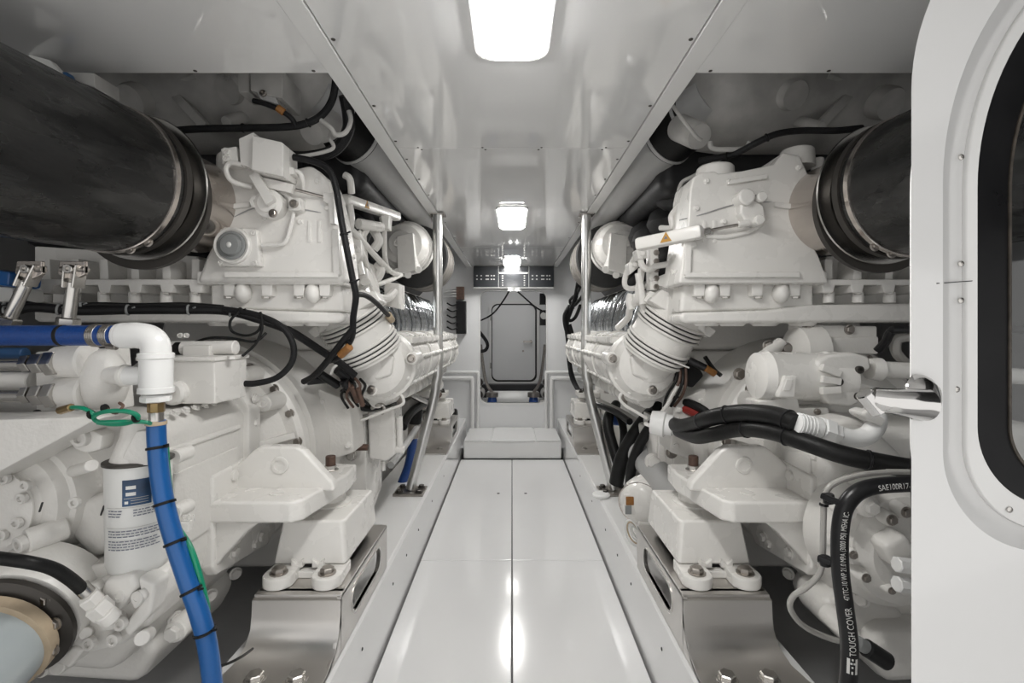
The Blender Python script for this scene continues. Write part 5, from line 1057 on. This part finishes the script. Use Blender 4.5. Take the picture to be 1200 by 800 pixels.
b = B(); b.cyl(V((.50, 2.68, ZL)), V((.5, 2.68, ZL + .02)), .05); t = tag(b.make('cover_disc', 'pvc'), 'small white disc on the stringer at the foot of the post near the pump', 'disc')
# pump face behind the open door, with lettered hose, sensing tube and plug
pc = P(1052, 640, 1.22)
t = thing('gear_pump', 'round white pump housing with bolts behind the lettered hose', 'pump', pc + V((0, 0, -.2)))
b = B(); b.lathe(pc, (0, 1, 0), [(-.05, .03), (-.05, .10), (-.03, .118), (-.025, .135), (0, .145), (.01, .16), (.05, .165), (.12, .17)], 44); b.make('housing', 'cast', t)
for (x, y, r) in ((1020, 594, .028), (1045, 609, .018), (1062, 600, .018), (1015, 677, .015), (1045, 692, .012), (1000, 650, .014)):
    p = P(x, y, 1.16); b = B(); b.lathe(p, (0, 1, 0), [(0, r * .8), (.006, r), (.1, r * 1.15)], 20); q = b.make('boss', 'cast', t); bolt(q, p, (0, -1, 0), r * .6, 'cast' if r > .02 else 'bolt', 'hex')
b = B(); b.prism([(1036, 640), (1062, 625), (1075, 640), (1075, 665), (1050, 668)], 1.12, 1.18, .015, 3); b.make('raised_port', 'cast', t)
for y in (661, 684):
    b = B(); b.cyl(P(1050, y, 1.1), P(1072, y + 3, 1.1), .018, n=8); b.make('fitting', 'pvc', t)
b = B(); b.prism([(965, 706), (1010, 688), (1066, 720), (1066, 760), (1010, 750), (968, 738)], 1.3, 1.45, .03, 3); b.make('lower_casting', 'cast', GR)
hp = [(1860, 560, 1.0), (1500, 564, 1.0), (1200, 566, 1.0), (1090, 566, 1.0), (1060, 567, 1.0), (1030, 569, 1.0), (1010, 574, 1.0), (997, 584, 1.0), (988, 600, 1.0), (984, 630, 1.0), (985, 670, 1.0), (990, 710, 1.0), (995, 750, 1.0), (995, 780, 1.0), (993, 810, 1.0), (990, 850, 1.0)]
t = thing('lettered_hose', 'black hydraulic hose printed with white lettering, bent down beside the open door', 'hose', P(993, 800, 1.0))
b = B(); b.tube(pt(hp), .0165, 20, 8); b.make('hose', 'plasticblack', t)
sp = spline(pt(hp), 10)[::-1]
text_on(sp, .0165, 'TOUGH COVER', .0175, (-.25, -1, .12), 'lettering', 'whiteprint', t, .155, 1.02, 1, .82)
text_on(sp, .0165, '471TC-10 WP 21.0 MPA (3000 PSI) MSHA IC-', .0145, (-.25, -1, .12), 'lettering', 'whiteprint', t, .272, 1.02, 1, .66)
text_on(sp, .0165, 'SAE100R17-10', .0165, (0, -1, .1), 'lettering', 'whiteprint', t, .535, 1.02, 1, .8)
# the small boxed mark before the lettering
L_ = 0
for a0, a1, w0, w1 in ((.118, .150, .30, .62), (.118, .150, -.62, -.30), (.118, .124, -.62, .62), (.146, .150, -.62, .62), (.130, .134, -.62, .62), (.138, .142, -.3, .62)):
    vs = []; LL = [0]
    for i in range(1, len(sp)): LL.append(LL[-1] + (sp[i] - sp[i - 1]).length)
    def at_(s):
        i = max(k for k in range(len(LL) - 1) if LL[k] <= s); f = (s - LL[i]) / (LL[i + 1] - LL[i]); return sp[i].lerp(sp[i + 1], f), (sp[i + 1] - sp[i]).normalized()
    for s in (a0, a1):
        p, d = at_(s); n = V((-.25, -1, .12)); n = (n - d * d.dot(n)).normalized(); w = n.cross(d)
        for q in (w0, (w0 + w1) / 2, w1): vs.append(p + (n * math.cos(q) + w * math.sin(q)) * .0168)
    b = B(); b.raw(vs, [(0, 1, 4, 3), (1, 2, 5, 4)]); b.make('printed_mark', 'whiteprint', t)
run('sensing_tube', 'thin grey tube looping from behind the door down past the lettered hose', 'tube', [(1800, 560, 1.07), (1400, 556, 1.06), (1075, 553, 1.06), (1040, 553, 1.06), (1005, 557, 1.05), (978, 566, 1.05), (967, 580, 1.05), (965, 610, 1.05), (964, 650, 1.05), (960, 672, 1.05), (945, 688, 1.06), (930, 698, 1.07), (926, 712, 1.08), (938, 730, 1.09), (960, 743, 1.1), (985, 751, 1.1), (1006, 752, 1.1)], .0063, 'clearhose', (.41, .52), 'plasticblack')
for (x, y, l) in ((966, 582, 'upper'), (962, 655, 'lower')):
    t = thing('hose_clip', l + ' black plastic clip joining the thin tube to the lettered hose', 'clip', P(x, y, 1.03))
    b = B(); b.bar(P(x - 4, y - 2, 1.03), P(986, y + 8, 1.0), .012, .012, bev=.003); b.make('strap', 'plasticblack', t)
    b = B(); b.cyl(P(x + 4, y - 3, 1.03), P(x + 6, y + 7, 1.03), .012); b.make('buckle', 'plasticblack', t)
t = thing('sensor_plug', 'black rubber sensor plug at the end of the thin tube', 'plug', P(1028, 775, 1.1))
b = B(); b.cyl(P(1004, 752, 1.1), P(1018, 760, 1.1), .015); b.make('collar', 'pad', t); b = B(); b.cyl(P(1014, 758, 1.1), P(1040, 775, 1.1), .02); b.make('boot', 'plasticblack', t)
# ================================================================ open door leaf with oval window, chrome latch
DY = .6
dr = thing('door_2', 'open white door leaf with a black rimmed window and chrome latch', 'door', V((.95, DY, ZL))); dr['kind'] = 'structure'
def arch(x0, xr, z0, zs, r, rb, n=30):
    cx = (x0 + xr) / 2; R = (xr - x0) / 2; o = []
    for i in range(20): q = math.pi + math.pi / 2 * i / 19; o.append((x0 + rb + rb * math.cos(q), z0 + rb + rb * math.sin(q)))
    for i in range(20): q = 1.5 * math.pi + math.pi / 2 * i / 19; o.append((xr - rb + rb * math.cos(q), z0 + rb + rb * math.sin(q)))
    for i in range(2 * n + 1): q = math.pi * i / (2 * n); o.append((cx + R * math.cos(q), zs + r * math.sin(q)))
    return o
c_ = .981
Lf = arch(PX(1068, DY), 1.46, ZL + .004, 1.50, .37, .1); Lg = arch(PX(1068, DY) * (DY + .05) / DY + .008, 1.45, ZL + .01, 1.49, .33, .09)
LA = arch(PX(1105, DY), 2 * c_ - PX(1105, DY), PZ(646, DY), 1.385, .42, .126); LB = arch(PX(1130, DY + .027), 2 * c_ - PX(1130, DY + .027), PZ(622, DY + .027), 1.385, .395, .115)
LC = arch(PX(1145, DY + .02), 2 * c_ - PX(1145, DY + .02), PZ(594, DY + .02), 1.385, .375, .105); LD = arch(PX(1181, DY + .03), 2 * c_ - PX(1181, DY + .03), PZ(566, DY + .03), 1.385, .335, .075); LE = arch(PX(1184, DY + .03), 2 * c_ - PX(1184, DY + .03), PZ(563, DY + .03), 1.385, .331, .072)
k_ = lambda l, y: [V((x, y, z)) for x, z in l]
b = B(); b.ring(k_(Lf, DY), k_(LA, DY), k_(Lg, DY + .05), k_(LA, DY + .05), .003); b.make('leaf', 'gelcoat', dr)
b = B(); b.ring(k_(LA, DY + .0004), k_(LB, DY + .030), k_(LA, DY + .045), k_(LB, DY + .045)); b.make('recess', 'gelcoat', dr)
b = B(); b.ring(k_(LB, DY + .024), k_(LC, DY + .018), k_(LB, DY + .045), k_(LC, DY + .045), .002); fr = b.make('window_frame', 'trimwhite', dr)
b = B(); b.ring(k_(LC, DY + .022), k_(LD, DY + .03), k_(LC, DY + .045), k_(LD, DY + .045)); b.make('gasket', 'gasket', dr)
b = B(); b.ring(k_(LD, DY + .028), k_(LE, DY + .028), k_(LD, DY + .045), k_(LE, DY + .045)); b.make('gasket_lip', 'gasketworn', dr)
b = B(); b.wprism(LE, 'y', DY + .034, DY + .04, 0); b.make('pane', 'glass', dr)
for x, y in ((1126, 184), (1126, 309), (1126, 352), (1121, 456), (1183, 597), (1178, 2)): bolt(fr, P(x, y, DY + .021), (0, -1, 0), .0042, 'steel', 'screw')
b = B(); b.bar(P(1098, 332, DY - .0005), P(1139, 329, DY + .018), .0012, .0012, bev=0); b.make('joint', 'gap', dr)
b = B(); q = P(1080, 466, DY - .006); b.lathe(q, (.45, -.89, .0), [(-.006, .029), (.0, .029), (.006, .026), (.014, .017), (.017, .006)], 32); lt = b.make('latch_rose', 'polished', dr)
b = B(); b.tube(pt([(1084, 474, DY - .022), (1064, 472, DY - .024), (1040, 470, DY - .022), (1022, 466, DY - .016)]), .018, 24, 6, rs=lambda f: .0195 - .006 * f); b.make('latch_bar', 'polished', lt)
b = B(); b.cyl(P(1012, 460, DY - .018), P(1030, 482, DY - .018), .010); b.make('latch_tip', 'polished', lt)
